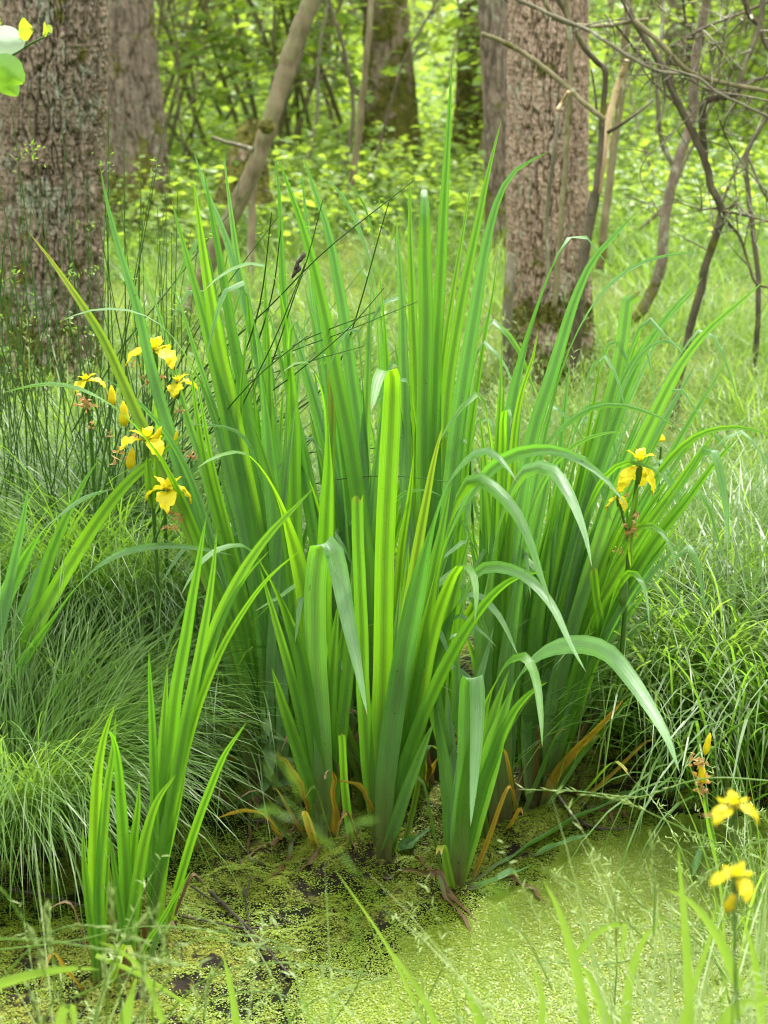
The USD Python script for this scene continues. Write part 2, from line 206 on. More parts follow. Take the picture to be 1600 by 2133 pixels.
M['duck'] = mat('duckweed_frond', {'g': ('geometry', {}), 'n': ('noise_texture', {'scale': 3.5, 'detail': 4, 'roughness': 0.6}), 'a': ('math', {'math_type': 'multiply_add', 'value2': 0.75, 'value3': -0.25}), 'b': ('math', {'math_type': 'multiply_add', 'value2': 0.8, 'use_clamp': True}),
     'r': ('rgb_ramp', {'ramp': [(0, (0.11, 0.16, 0.009)), (0.35, (0.175, 0.245, 0.014)), (0.7, (0.23, 0.305, 0.022)), (1, (0.28, 0.345, 0.045))]}), 'p': ('principled_bsdf', {'roughness': 0.4, 'specular_ior_level': 0.4})},
     [('g.random_per_island', 'a.value1'), ('g.position', 'n.vector'), ('n.fac', 'b.value1'), ('a.value', 'b.value3'), ('b.value', 'r.fac'), ('r.color', 'p.base_color')], 'p.BSDF')

# ------------------------------------------------------------------ ground, pond
def inpoly(x, y, poly):
    c = np.zeros(np.shape(x), bool); j = len(poly) - 1
    for i in range(len(poly)):
        xi, yi = poly[i]; xj, yj = poly[j]
        c ^= ((yi > y) != (yj > y)) & (x < (xj - xi) * (y - yi) / (yj - yi + 1e-12) + xi); j = i
    return c
mudpx = [(-500, 2500), (-500, 1880), (60, 1840), (330, 1640), (420, 1600), (520, 1540), (800, 1500), (1180, 1530), (1330, 1640), (1420, 1700), (1600, 1720), (2100, 1760), (2100, 2500)]
MUD = [tuple(G(*p)[:2]) for p in mudpx]
pondpx = [(560, 2500), (620, 2080), (800, 1960), (880, 1900), (1000, 1850), (1130, 1800), (1230, 1740), (1400, 1690), (1600, 1690), (2100, 1740), (2100, 2500)]
POND = [tuple(G(*p)[:2]) for p in pondpx]
def sdist(x, y, poly):
    """Signed distance to the outline, positive inside."""
    d = np.full(np.shape(x), 1e9)
    for i in range(len(poly)):
        a, b = np.array(poly[i - 1]), np.array(poly[i]); ab = b - a
        t = np.clip(((x - a[0]) * ab[0] + (y - a[1]) * ab[1]) / (ab @ ab + 1e-12), 0, 1)
        d = np.minimum(d, np.hypot(x - a[0] - t * ab[0], y - a[1] - t * ab[1]))
    return np.where(inpoly(x, y, poly), d, -d)
def fb(x, y, s, o=4, seed=0): return meshkit.fbm(np.stack([np.asarray(x) * s, np.asarray(y) * s, np.zeros(np.shape(x)) + 0.37], -1), o, seed)
MOUNDS = [tuple(G(*p)[:2]) for p in ((540, 1650), (600, 1665), (740, 1640), (800, 1640), (890, 1650), (940, 1655), (1040, 1730), (1080, 1690), (1130, 1690), (680, 1765), (790, 1800), (950, 1850), (312, 1985), (208, 2065), (265, 2060), (640, 1700), (850, 1700), (1000, 1700))]
def height(x, y):
    x, y = np.asarray(x, float), np.asarray(y, float)
    m = sdist(x, y, MUD) + (fb(x, y, 9, 3, 5) - .5) * .12; p = sdist(x, y, POND) + (fb(x, y, 11, 3, 9) - .5) * .16
    mud = (fb(x, y, 14, 5, 2) - .44) * .085
    bank = 0.03 + 0.05 * sstep(0, .6, -m) + (fb(x, y, 1.3, 3, 3) - .5) * .12 * sstep(.2, 2, -m) + 0.02 * (fb(x, y, 12, 3, 4) - .5)
    h = bank * sstep(-.02, .1, -m) + mud * (1 - sstep(-.02, .1, -m))
    h = h * (1 - sstep(-.06, .08, p)) - .05 * sstep(-.06, .08, p)
    h = h + 0.02 * np.maximum(y - 9, 0) * (1 + .4 * (fb(x, y, .2, 2, 8) - .5))
    k = np.zeros(np.shape(x))
    for mx, my in MOUNDS: k = k + np.exp(-((x - mx) ** 2 + (y - my) ** 2) / .003)
    if np.any(k > .01): h = np.array(h, float); w_ = k > .01; h[w_] += .016 * np.minimum(k[w_], 1) * (.3 + 1.3 * fb(x[w_], y[w_], 40, 3, 17))
    return np.where(y < 1.2, -0.05, h)
gx = np.unique(np.r_[-60:-8:4, -8:-1.3:.25, -1.3:1.3:.011, 1.3:8:.25, 8:60.1:4]); gy = np.unique(np.r_[-12:1.2:.8, 1.2:3.1:.011, 3.1:8:.12, 8:20:.6, 20:90.1:4])
X, Yg = np.meshgrid(gx, gy); Zg = height(X, Yg)
i = (np.arange(len(gy) - 1)[:, None] * len(gx) + np.arange(len(gx) - 1)[None]).reshape(-1)
ground = obj('ground', (np.stack([X, Yg, Zg], -1).reshape(-1, 3), np.stack([i, i + 1, i + len(gx) + 1, i + len(gx)], -1)), M['mud'])
tag(ground, 'dark muddy woodland ground with mossy mounds', 'ground', kind='structure')
wx, wy = np.meshgrid(np.linspace(-3, 3, 7), np.linspace(-3, 3.2, 8)); i = (np.arange(7)[:, None] * 7 + np.arange(6)[None]).reshape(-1)
water = obj('water', (np.stack([wx, wy, np.zeros_like(wx)], -1).reshape(-1, 3), np.stack([i, i + 1, i + 8, i + 7], -1)), M['water']); tag(water, 'still dark pond water under green duckweed', 'water', kind='structure')
rng = np.random.default_rng(7)
def ground_z(x, y): return float(height(np.array([x]), np.array([y]))[0])
def duckweed():
    N = 900000; x = rng.uniform(-1.0, 1.0, N); y = rng.uniform(1.45, 2.75, N)
    k = np.abs(x) < y * 0.27 + .05; x, y = x[k], y[k]
    p = sdist(x, y, POND) + (fb(x, y, 11, 3, 9) - .5) * .16; m = sdist(x, y, MUD) + (fb(x, y, 9, 3, 5) - .5) * .12
    left = sstep(.02, -.42, x) * sstep(1.98, 1.8, y)
    patch = fb(x, y, 26, 4, 21) - .14 * left * (fb(x, y, 7, 2, 31) + .3); fine = fb(x, y, 90, 3, 22)
    d = sstep(.3, .46, patch) * sstep(.24, .44, fine) * .85
    h0 = height(x, y); d = d * np.where(h0 < -.004, .35, 1.)
    d = np.where(p > -.02, .97, d * (1 - .5 * sstep(2.15, 2.5, y)))
    d = d * sstep(-.02, .05, m); d *= np.where(p > .02, sstep(.12, .2, fb(x, y, 30, 3, 40)), 1)
    k = rng.random(len(x)) < d; x, y, h0 = x[k], y[k], h0[k]; n = len(x)
    z = np.maximum(h0, 0) + .0012 + rng.uniform(0, .0016, n); r = rng.uniform(.0008, .0015, n) 
    th = rng.uniform(0, 6.28, n)[:, None] + np.arange(5)[None] * 1.2566; el = rng.uniform(.6, 1, n)[:, None]
    a = rng.uniform(0, 6.28, n)[:, None]; ca, sa = np.cos(a), np.sin(a)
    lx, ly = np.cos(th) * r[:, None], np.sin(th) * r[:, None] * el
    tx, ty = rng.normal(0, .14, n)[:, None], rng.normal(0, .14, n)[:, None]
    v = np.stack([x[:, None] + lx * ca - ly * sa, y[:, None] + lx * sa + ly * ca, z[:, None] + lx * tx + ly * ty], -1).reshape(-1, 3)
    b = np.arange(n)[:, None] * 5
    f = np.concatenate([b + np.array([[0, 1, 2]]), b + np.array([[0, 2, 3]]), b + np.array([[0, 3, 4]])])
    o = obj('duckweed', (v, f), M['duck'], smooth=False); tag(o, 'bright green duckweed covering the pond and mud', 'duckweed', kind='stuff')
    print('duckweed', n)
duckweed()
fx, fy = np.meshgrid(np.arange(-.8, 1.1, .0045), np.arange(1.4, 2.5, .0045)); pp = sdist(fx, fy, POND) + (fb(fx, fy, 11, 3, 9) - .5) * .16 + (fb(fx, fy, 60, 2, 19) - .5) * .05
ok = (pp > .012) & (fb(fx, fy, 30, 3, 40) > .19); q = np.argwhere(ok[:-1, :-1] & ok[1:, :-1] & ok[:-1, 1:] & ok[1:, 1:]); i = q[:, 0] * fx.shape[1] + q[:, 1]
M['film'] = mat('duckweed_film', {'g': ('geometry', {}), 'v': ('voronoi_texture', {'scale': 420.0}), 'n': ('noise_texture', {'scale': 3.5, 'detail': 4}), 'sc': ('separate_xyz', {}), 'a': ('math', {'math_type': 'multiply_add', 'value2': 0.6}), 'b': ('math', {'math_type': 'multiply', 'value2': 0.55}),
    'r': ('rgb_ramp', {'ramp': [(0.05, (0.1, 0.145, 0.009)), (0.4, (0.17, 0.24, 0.014)), (0.8, (0.225, 0.3, 0.022))]}), 'bp': ('bump', {'strength': 1.0, 'distance': 0.002}), 'p': ('principled_bsdf', {'roughness': 0.5})},
    [('g.position', 'v.vector'), ('g.position', 'n.vector'), ('v.color', 'sc.vector'), ('n.fac', 'b.value1'), ('sc.x', 'a.value1'), ('b.value', 'a.value3'), ('a.value', 'r.fac'), ('r.color', 'p.base_color'), ('v.distance', 'bp.height'), ('bp.normal', 'p.normal')], 'p.BSDF')
ids, i = np.unique(np.stack([i, i + 1, i + fx.shape[1] + 1, i + fx.shape[1]], -1), return_inverse=True)
film = obj('duckweed_film', (np.stack([fx, fy, 0 * fx + .0009], -1).reshape(-1, 3)[ids], i.reshape(-1, 4)), M['film'], smooth=False); tag(film, 'lower layer of tiny floating fronds closing the pond surface', 'duckweed', kind='stuff')

# ------------------------------------------------------------------ tree trunks
PLATE = [None]
def trunk_mesh(line, plate, nz, nt, depth, flare=0.0, seed=0, lobes=5):
    """line: (px, py, halfwidth px, Y) down the trunk's middle."""
    pts = np.array([np.r_[P(a, b, Y), size(w, P(a, b, Y))] for a, b, w, Y in line]); s = spline(pts, nz); c, r = s[:, :3], s[:, 3]
    th = np.arange(nt) / nt * 2 * np.pi; z0 = c[:, 2] - c[:, 2].min()
    D = np.stack([np.cos(th), np.sin(th), np.zeros(nt)], -1)
    rr = r[:, None] * (1 + .05 * (meshkit.fbm(np.stack(np.broadcast_arrays(np.cos(th)[None] * 1.4, np.sin(th)[None] * 1.4, (z0 * 2.2)[:, None]), -1), 3, seed) - .5) * 2)
    rr = rr * (1 + flare * np.exp(-z0 / .13)[:, None] * (.65 + .6 * np.cos(th * lobes + seed)[None] ** 2))
    pos = c[:, None] + D[None] * rr[..., None]
    wob = meshkit.fbm(pos * np.array([9, 9, 5]), 2, seed + 3)[..., None] * .02
    n1 = meshkit.fbm((pos + wob) * np.array([plate, plate, plate * .15]), 2, seed + 1); n2 = meshkit.fbm(pos * np.array([plate * 2.4, plate * 2.4, plate * .9]), 2, seed + 2)
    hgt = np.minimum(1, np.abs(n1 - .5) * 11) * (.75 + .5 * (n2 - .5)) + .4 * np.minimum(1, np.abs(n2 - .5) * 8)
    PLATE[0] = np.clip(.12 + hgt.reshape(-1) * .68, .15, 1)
    pos = pos + D[None] * ((hgt - .75) * depth)[..., None]
    j = np.arange(nt); i = np.arange(nz - 1)[:, None] * nt
    f = np.stack([i + j, i + nt + j, i + nt + (j + 1) % nt, i + (j + 1) % nt], -1).reshape(-1, 4)
    return pos.reshape(-1, 3), f
def tree(name, label, line, bark, plate, nz, nt, depth, flare, seed, group=None, lobes=5):
    b = P(line[-1][0], line[-1][1], line[-1][3]); b[2] = 0
    t = thing(name, label, 'tree', b, group)
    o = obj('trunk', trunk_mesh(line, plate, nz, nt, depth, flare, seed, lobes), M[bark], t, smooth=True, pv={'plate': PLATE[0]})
    return t
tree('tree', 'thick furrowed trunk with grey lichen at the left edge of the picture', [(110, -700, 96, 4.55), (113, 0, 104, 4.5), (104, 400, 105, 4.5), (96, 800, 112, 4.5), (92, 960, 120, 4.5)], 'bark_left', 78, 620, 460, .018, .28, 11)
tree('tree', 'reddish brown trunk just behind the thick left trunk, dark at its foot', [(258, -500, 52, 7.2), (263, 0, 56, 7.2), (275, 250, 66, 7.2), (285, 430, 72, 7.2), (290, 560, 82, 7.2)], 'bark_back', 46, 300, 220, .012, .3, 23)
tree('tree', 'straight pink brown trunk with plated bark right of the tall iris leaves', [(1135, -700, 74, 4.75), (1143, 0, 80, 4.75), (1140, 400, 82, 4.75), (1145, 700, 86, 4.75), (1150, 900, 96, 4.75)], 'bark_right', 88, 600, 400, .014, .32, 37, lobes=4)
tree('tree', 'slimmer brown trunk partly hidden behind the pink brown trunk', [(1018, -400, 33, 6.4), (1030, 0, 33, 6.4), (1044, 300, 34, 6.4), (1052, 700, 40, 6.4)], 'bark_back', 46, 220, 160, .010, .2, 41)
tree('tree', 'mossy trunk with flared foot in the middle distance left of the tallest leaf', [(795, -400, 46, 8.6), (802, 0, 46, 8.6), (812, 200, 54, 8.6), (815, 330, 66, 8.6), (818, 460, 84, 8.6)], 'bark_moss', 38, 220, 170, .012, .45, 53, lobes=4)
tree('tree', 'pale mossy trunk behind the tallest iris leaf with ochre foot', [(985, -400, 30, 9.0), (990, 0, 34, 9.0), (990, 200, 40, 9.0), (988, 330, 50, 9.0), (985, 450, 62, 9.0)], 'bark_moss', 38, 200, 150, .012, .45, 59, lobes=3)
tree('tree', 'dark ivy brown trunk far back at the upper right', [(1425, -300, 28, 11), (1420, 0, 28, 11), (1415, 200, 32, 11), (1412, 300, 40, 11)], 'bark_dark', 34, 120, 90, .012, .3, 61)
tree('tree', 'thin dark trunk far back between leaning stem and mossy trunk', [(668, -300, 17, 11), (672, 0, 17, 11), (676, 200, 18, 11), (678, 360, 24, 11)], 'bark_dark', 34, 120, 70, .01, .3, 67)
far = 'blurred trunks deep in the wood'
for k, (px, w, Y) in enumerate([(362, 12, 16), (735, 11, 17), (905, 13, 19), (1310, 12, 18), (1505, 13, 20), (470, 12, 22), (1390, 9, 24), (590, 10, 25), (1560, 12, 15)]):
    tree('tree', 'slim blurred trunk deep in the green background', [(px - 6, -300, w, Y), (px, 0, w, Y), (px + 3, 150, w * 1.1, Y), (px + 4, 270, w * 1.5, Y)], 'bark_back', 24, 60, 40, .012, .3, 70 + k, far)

# stems and bare branches
def branch(parent, name, pts, w, Y, m, w2=None, seed=0, k=9, Y2=None, n=None):
    """A crooked branch through the pixels pts; w, w2 its width in px at the first and last point; Y, Y2 its depth."""
    r_ = np.random.default_rng(seed + int(abs(pts[0][0] * 7 + pts[0][1]))); Y2 = Y if Y2 is None else Y2; w2 = w * .5 if w2 is None else w2; w, w2 = (w * .86, w2 * .86) if m == 'bark_dark' else (w, w2)
    L = np.r_[0, np.cumsum(np.linalg.norm(np.diff(np.array(pts, float), axis=0), axis=1))]; u = L / L[-1]
    p3 = np.array([P(a, b, Y + (Y2 - Y) * t + .03 * math.sin(5 * t + seed)) for (a, b), t in zip(pts, u)])
    n = n or max(14, int(L[-1] / 9)); s = spline(p3, n); t = np.linspace(0, 1, n)
    wd = size(1, p3[0]) / 2 * (w + (w2 - w) * t); jit = (meshkit.fbm(np.stack([t * L[-1] / 30, t * 0, t * 0 + seed], -1), 2, seed) - .5)
    s = s + wd[:, None] * (.7 if w < 20 else .28) * np.stack([jit, jit[::-1], jit * .3], 1)
    wd = wd * (1 + .16 * (meshkit.noise(np.stack([t * L[-1] / 9, t * 0, t * 0 + seed + 5], -1)) - .5))
    return obj(name, tube(s, wd, 20 if w > 14 else k), M[m], parent)
def stem_thing(name, label, cat, parts, group=None):
    a = parts[0]; b = P(a[1][0][0], a[1][0][1], a[3]); t = thing(name, label, cat, b, group)
    for kind, pts, w, Y, m, w2 in parts: branch(t, kind, pts, w, Y, m, w2, seed=len(pts) + int(pts[-1][0]))
    return t
lean = stem_thing('leaning_tree', 'leaning tan trunk crossing the background with a dark mossy knot', 'tree', [
    ('trunk', [(345, 740), (395, 640), (440, 540), (485, 445), (535, 335), (572, 225), (606, 110), (648, 0), (698, -160)], 34, 5.3, 'bark_tan', 35),
    ('broken_twig', [(528, 312), (500, 304), (470, 296), (443, 286)], 11, 5.25, 'bark_grey', 7),
    ('branch', [(560, 260), (585, 215), (612, 150), (635, 60), (660, -60)], 20, 5.5, 'bark_dark', 16)])
kn = trimesh.creation.icosphere(4); kn.vertices *= (1 + .5 * (meshkit.fbm(kn.vertices * 3, 3, 4) - .5))[:, None]; kp = P(556, 262, 5.2)
obj('knot', (kn.vertices * size(15, kp) * np.array([1.1, .9, 1.1]) + kp, kn.faces), M['bark_moss'], lean)
stem_thing('sapling', 'short brown sapling stem standing under the leaning trunk', 'sapling', [('stem', [(522, 640), (523, 560), (524, 470), (528, 380), (533, 330)], 19, 5.9, 'bark_tan', 15)])
st = thing('tree_stump', 'rotten mossy stump behind the leaning trunk', 'stump', P(520, 350, 6.6)); 
sm = trunk_mesh([(528, 250, 14, 6.6), (524, 262, 20, 6.6), (518, 300, 30, 6.6), (512, 350, 40, 6.6), (508, 420, 50, 6.6)], 40, 90, 90, .02, .2, 5); obj('trunk', sm, M['bark_moss'], st)

bare = [('stem', [(1402, 880), (1420, 765), (1445, 660), (1470, 560), (1503, 448), (1482, 390), (1470, 340), (1430, 250), (1400, 190), (1375, 130), (1320, 40), (1290, -30)], 20, 4.2, 'bark_dark', 15),
    ('branch', [(1467, 330), (1465, 280), (1470, 212), (1530, 195), (1550, 135), (1580, 65), (1592, -10)], 17, 4.25, 'bark_dark', 14),
    ('branch', [(1510, 205), (1550, 175), (1600, 160), (1660, 150)], 11, 4.2, 'bark_dark', 8),
    ('branch', [(1545, -20), (1560, 28), (1582, 58), (1602, 105), (1640, 150)], 15, 4.3, 'bark_dark', 10),
    ('branch', [(1060, -10), (1120, 18), (1160, 36), (1230, 66), (1300, 110), (1365, 146), (1450, 160), (1500, 196), (1600, 242)], 9, 4.1, 'bark_grey', 6),
    ('branch', [(1320, 42), (1370, 85), (1430, 145), (1495, 170), (1600, 190), (1650, 200)], 12, 4.15, 'bark_olive', 9),
    ('branch', [(1395, 100), (1440, 72), (1485, 50), (1550, 25), (1620, -4)], 9, 4.4, 'bark_dark', 7),
    ('branch', [(1130, -10), (1150, 30), (1190, 50), (1250, 54), (1310, 46), (1350, 40)], 10, 4.2, 'bark_olive', 8),
    ('branch', [(1380, 140), (1385, 200), (1378, 240), (1366, 272), (1396, 288)], 6, 4.1, 'bark_grey', 3),
    ('branch', [(1500, 440), (1530, 428), (1545, 424)], 6, 4.2, 'bark_dark', 4), ('branch', [(1498, 432), (1470, 436), (1455, 439)], 6, 4.2, 'bark_dark', 3),
    ('branch', [(1505, 440), (1550, 448), (1610, 464)], 7, 4.2, 'bark_dark', 5),
    ('branch', [(1508, 455), (1540, 492), (1560, 550), (1574, 590), (1610, 600)], 8, 4.2, 'bark_dark', 6),
    ('branch', [(1365, 150), (1320, 100), (1290, 60), (1260, 30)], 8, 4.25, 'bark_dark', 5), ('branch', [(1425, 130), (1428, 60), (1422, -10)], 7, 4.3, 'bark_dark', 6),
    ('branch', [(1450, 160), (1420, 150), (1400, 145), (1360, 132), (1300, 128)], 5, 4.1, 'bark_grey', 3), ('branch', [(1470, 210), (1420, 260), (1380, 300), (1345, 330), (1334, 370), (1360, 420), (1390, 470), (1430, 500)], 4, 4.0, 'bark_grey', 2),
    ('branch', [(1510, 190), (1480, 190), (1440, 168), (1410, 160)], 5, 4.15, 'bark_dark', 3), ('branch', [(1500, 250), (1520, 300), (1570, 370), (1610, 410)], 5, 4.3, 'bark_dark', 3),
    ('branch', [(1465, 64), (1490, 90), (1505, 115), (1500, 122)], 6, 4.1, 'bark_grey', 3), ('branch', [(1600, 210), (1540, 198), (1490, 190), (1450, 175)], 5, 4.1, 'bark_grey', 3),
    ('branch', [(1440, 260), (1400, 210), (1350, 160), (1330, 120)], 7, 4.3, 'bark_dark', 4), ('branch', [(1560, 30), (1530, 60), (1500, 90), (1470, 110)], 5, 4.35, 'bark_dark', 3)]
bs = stem_thing('bare_shrub', 'tangled leafless shrub with dark crooked branches at the upper right', 'shrub', bare)
tw, r_ = [], np.random.default_rng(5)
for _ in range(140):
    a = bare[r_.integers(1, len(bare))][1]; i = r_.integers(0, len(a) - 1); t = r_.random(); x0, y0 = np.array(a[i]) * (1 - t) + np.array(a[i + 1]) * t; an = r_.uniform(0, 6.28); L = r_.uniform(18, 110)
    q0 = P(x0, y0, 4.2); q1 = P(x0 + math.cos(an) * L * .5 + r_.normal(0, 5), y0 + math.sin(an) * L * .5, 4.2 + r_.normal(0, .06)); q2 = P(x0 + math.cos(an) * L, y0 + math.sin(an) * L + r_.normal(0, 8), 4.2 + r_.normal(0, .12))
    sp7 = spline([q0, q1, q2], 7); tw.append(tube(sp7, np.linspace(.0022, .0007, 7), 5)); e = r_.normal(0, 1, 3) * L * .0006; tw.append(tube(spline([sp7[3], sp7[3] + e * .6 + r_.normal(0, .01, 3), sp7[3] + e * 1.3], 5), np.linspace(.0013, .0006, 5), 4))
tag(obj('twigs', cat_meshes(tw), M['bark_grey'], bs), kind='stuff')
stem_thing('dead_tree', 'broken dead stem with peeled tan wood beside the pink brown trunk', 'tree', [
    ('trunk', [(1186, 850), (1196, 760), (1205, 660), (1212, 560), (1228, 470), (1240, 400)], 27, 4.4, 'bark_dark', 24), ('peeled_wood', [(1243, 402), (1254, 340), (1268, 250), (1288, 175), (1306, 125)], 20, 4.42, 'wood', 11),
    ('branch', [(1230, 450), (1243, 380), (1255, 240), (1262, 150), (1245, 130), (1210, 88), (1185, 40), (1160, -10)], 15, 4.36, 'bark_dark', 13), ('branch', [(1268, 275), (1300, 255), (1332, 232), (1362, 208)], 10, 4.4, 'bark_dark', 5),
    ('branch', [(1245, 240), (1238, 180), (1232, 145)], 7, 4.35, 'bark_dark', 5)])
stem_thing('broken_branch', 'bare snapped branch with pale end crossing before the pink brown trunk', 'branch', [('branch', [(1262, 250), (1215, 215), (1180, 180), (1100, 116), (1040, 84), (1004, 70)], 11, 4.3, 'bark_olive', 10)])
stem_thing('sapling', 'greenish upright stem standing in front of the pink brown trunk', 'sapling', [('stem', [(1155, 640), (1165, 520), (1170, 450), (1184, 250), (1190, 150), (1184, 40), (1172, -30)], 12, 4.3, 'bark_olive', 10)])
stem_thing('sapling', 'thin pale stem with a snapped white tip before the pink brown trunk', 'sapling', [('stem', [(1143, 600), (1140, 450), (1150, 350), (1158, 290), (1164, 236)], 9, 4.2, 'bark_grey', 8), ('broken_tip', [(1160, 228), (1172, 212), (1184, 192)], 8, 4.2, 'wood', 9)])
stem_thing('sapling', 'olive stem standing upright close behind the broken dead stem', 'sapling', [('stem', [(1250, 560), (1258, 490), (1267, 400), (1284, 280), (1300, 130), (1312, -30)], 17, 5.0, 'bark_olive', 16)])
stem_thing('sapling', 'brown curved stem sweeping up from the grass right of the broken stem', 'sapling', [('stem', [(1290, 670), (1330, 655), (1362, 600), (1378, 545), (1386, 450), (1410, 345), (1440, 250), (1450, 120), (1478, -30)], 24, 5.2, 'bark_back', 18), ('branch', [(1405, 350), (1380, 300), (1370, 200), (1376, 100), (1385, -20)], 11, 5.2, 'bark_grey', 8)])
stem_thing('sapling', 'dark crooked stem at the right edge of the picture', 'sapling', [('stem', [(1572, 780), (1580, 660), (1578, 560), (1568, 480), (1556, 350), (1562, 305), (1585, 265), (1610, 225)], 15, 4.6, 'bark_dark', 9), ('branch', [(1560, 330), (1590, 400), (1620, 440)], 7, 4.6, 'bark_dark', 5)])
stem_thing('sapling', 'grey stump stem leaning on the left foot of the pink brown trunk', 'sapling', [('stem', [(1058, 780), (1056, 680), (1060, 600), (1066, 530)], 24, 4.4, 'bark_grey', 20)])
for k, (pts, w, Y, m, lab) in enumerate([([(730, 400), (745, 300), (755, 200), (770, 60), (775, -30)], 16, 7, 'bark_tan', 'reddish crooked sapling left of the mossy trunk'), ([(700, 420), (735, 250), (720, 120), (690, 20), (680, -30)], 12, 7.6, 'bark_dark', 'dark bent sapling right of the leaning trunk'),
    ([(770, 370), (800, 270), (840, 130), (900, 20), (920, -30)], 8, 7.5, 'bark_dark', 'thin dark sapling slanting across the mossy trunk'), ([(460, 240), (430, 170), (400, 100), (370, 40), (355, -30)], 9, 9, 'bark_grey', 'thin grey bent sapling behind the reddish brown trunk'), ([(470, 250), (500, 200), (530, 150), (548, 90)], 6, 9, 'bark_grey', 'short thin grey sapling far behind the leaning trunk'),
    ([(1330, 480), (1390, 420), (1430, 330), (1480, 220), (1510, 60), (1520, -30)], 9, 6.4, 'bark_dark', 'thin dark sapling slanting behind the tangled shrub'), ([(1445, 760), (1470, 600), (1490, 470), (1545, 330), (1620, 220)], 7, 5.5, 'bark_dark', 'slender dark sapling low at the right behind the tangled shrub'), ([(385, 300), (400, 200), (425, 100), (428, -30)], 10, 10, 'bark_olive', 'upright olive sapling behind the reddish brown trunk')]):
    stem_thing('sapling', lab, 'sapling', [('stem', pts, w, Y, m, w * .7)])

# ------------------------------------------------------------------ iris leaves
rl = np.random.default_rng(101)
class Plant:
    def __init__(s, label, px, py, spread, group='yellow flag iris plants', z=0.0):
        s.px, s.py, s.spread = px, py, spread; b = G(px, py); s.b = b
        s.prim = thing('iris_plant', label, 'iris plant', (b[0], b[1], ground_z(b[0], b[1])), group)
def leafshape(s, cut, root=.72):
    w = np.minimum(1, root + 1.1 * s)
    if cut == 2: return w * np.maximum(1 - s ** 11, 0) ** .8
    return w * (1 - .25 * s) if cut else w * np.maximum(1 - s ** 4.2, 0) ** .95 + .03 * (1 - s)
def put_leaf(pl, sp, W, wm, mt, cut=False, vee=None, name='leaf', n=None):
    s = np.linspace(0, 1, len(sp)); vee = rl.uniform(.05, .16) * rl.choice([-1, 1]) if vee is None else vee
    o = rl.uniform(0, 99); q = meshkit.fbm(np.stack([s * 3.2 + o, s * 0, s * 0 + .3], -1), 3, 5) - .5; q2 = meshkit.fbm(np.stack([s * 3 + o, s * 0 + 9, s * 0 + .3], -1), 3, 6) - .5
    sp = sp + (np.stack([q, q2, 0 * q], 1) * .009 * np.linalg.norm(np.diff(sp, axis=0), axis=1).sum()) * sstep(0, .3, s)[:, None]; W = unit(W) + np.stack([q2 * 0, q2 * .9, q * .4], 1)
    v, f, uv = ribbon(sp, W, wm * leafshape(s, cut) * (1 + .1 * q), vee * (1 + 1.5 * q2)[:, None, None])
    if cut is True:                                       # a torn end: the last row is ragged
        v[-5:] += (sp[-1] - sp[-2]) * rl.uniform(-.6, .7, 5)[:, None]
    m = mt if isinstance(mt, UsdShade.Material) else M['iris'][mt]
    return obj(name, (v, f), m, pl.prim, uv=uv, pv={'tone': np.full(len(v), rl.random())})
def leaf(pl, pts, w, mt=0, lean=0.0, d=0.0, kb=.6, arch=None, yaw=None, cut=False, off=0.0, name='leaf', n=34, dy0=None):
    """pts: pixels from the tip down. lean: metres the leaf leans away by its top; d: metres its bent part comes on (negative, to the viewer) after the share kb of its length;
    arch: degrees its blade is turned by there."""
    pts = [tuple(map(float, p)) for p in pts][::-1]
    bx = pl.px + np.clip((pts[0][0] - pl.px) * .22, -pl.spread, pl.spread) + rl.uniform(-.25, .25) * pl.spread; by = pl.py + rl.uniform(-14, 14)
    if pts[0][1] < by - 50:
        x0, y0 = pts[0]; x1, y1 = pts[1]
        if by - y0 > 260:
            t = .5; mx = x0 * (1 - t) + bx * t; sl = (x0 - x1) / max(y0 - y1, 30); sl = np.clip(sl, -.8, .8)
            mx = .5 * mx + .5 * np.clip(x0 + sl * (by - y0) * .5, min(x0, bx) - 40, max(x0, bx) + 40)
            pts = [(bx, by), (mx, y0 * (1 - t) + by * t)] + pts
        else: pts = [(bx, by)] + pts
    Y0 = G(bx, by)[1] + off
    a = np.array(pts); px = spline(a, n); L = np.r_[0, np.cumsum(np.linalg.norm(np.diff(px, axis=0), axis=1))]; s = L / L[-1]
    Y = Y0 + lean * s ** 1.3 + (1.6 * d if d < 0 else d) * np.maximum(0, (s - kb) / (1 - kb)) ** 1.25
    if d: Y = np.convolve(np.r_[[Y[0]] * 2, Y, [2 * Y[-1] - Y[-2], 2 * Y[-1] - Y[-3]]], np.ones(5) / 5, 'valid')
    sp = np.array([P(x, y, yy) for (x, y), yy in zip(px, Y)]); sp[0, 2] = min(sp[0, 2], ground_z(sp[0, 0], sp[0, 1]) - .01)
    ya = math.radians(rl.uniform(-28, 28) if yaw is None else yaw) * np.ones(n)
    if arch is not None and abs(arch) < 30: ya = ya * (1 - sstep(kb - .3, kb + .08, s)) + math.radians(arch * .8) * sstep(kb - .3, kb + .08, s)
    W = np.stack([np.cos(ya), np.sin(ya), 0 * ya], 1)
    if arch is not None and abs(arch) >= 30:              # the blade turns over at its crest and shows its upper face beyond
        t = unit(np.gradient(sp, axis=0)); g = math.copysign(1, arch); ip = t[:, [2, 1, 0]] * np.array([-1., 0, 1.]); ip = ip + np.array([0, .38 * g, 0])
        a_ = sstep(kb - .34, kb + .02, s)[:, None]; b_ = sstep(kb - .02, kb + .24, s)[:, None]
        W = W * (1 - a_) + (np.array([.25, g, .15]) * (1 - b_) + ip * b_) * a_
    return put_leaf(pl, sp, W, size(w * (1.08 if arch is None else 1.22), sp[n // 2]), mt, cut, name=name)

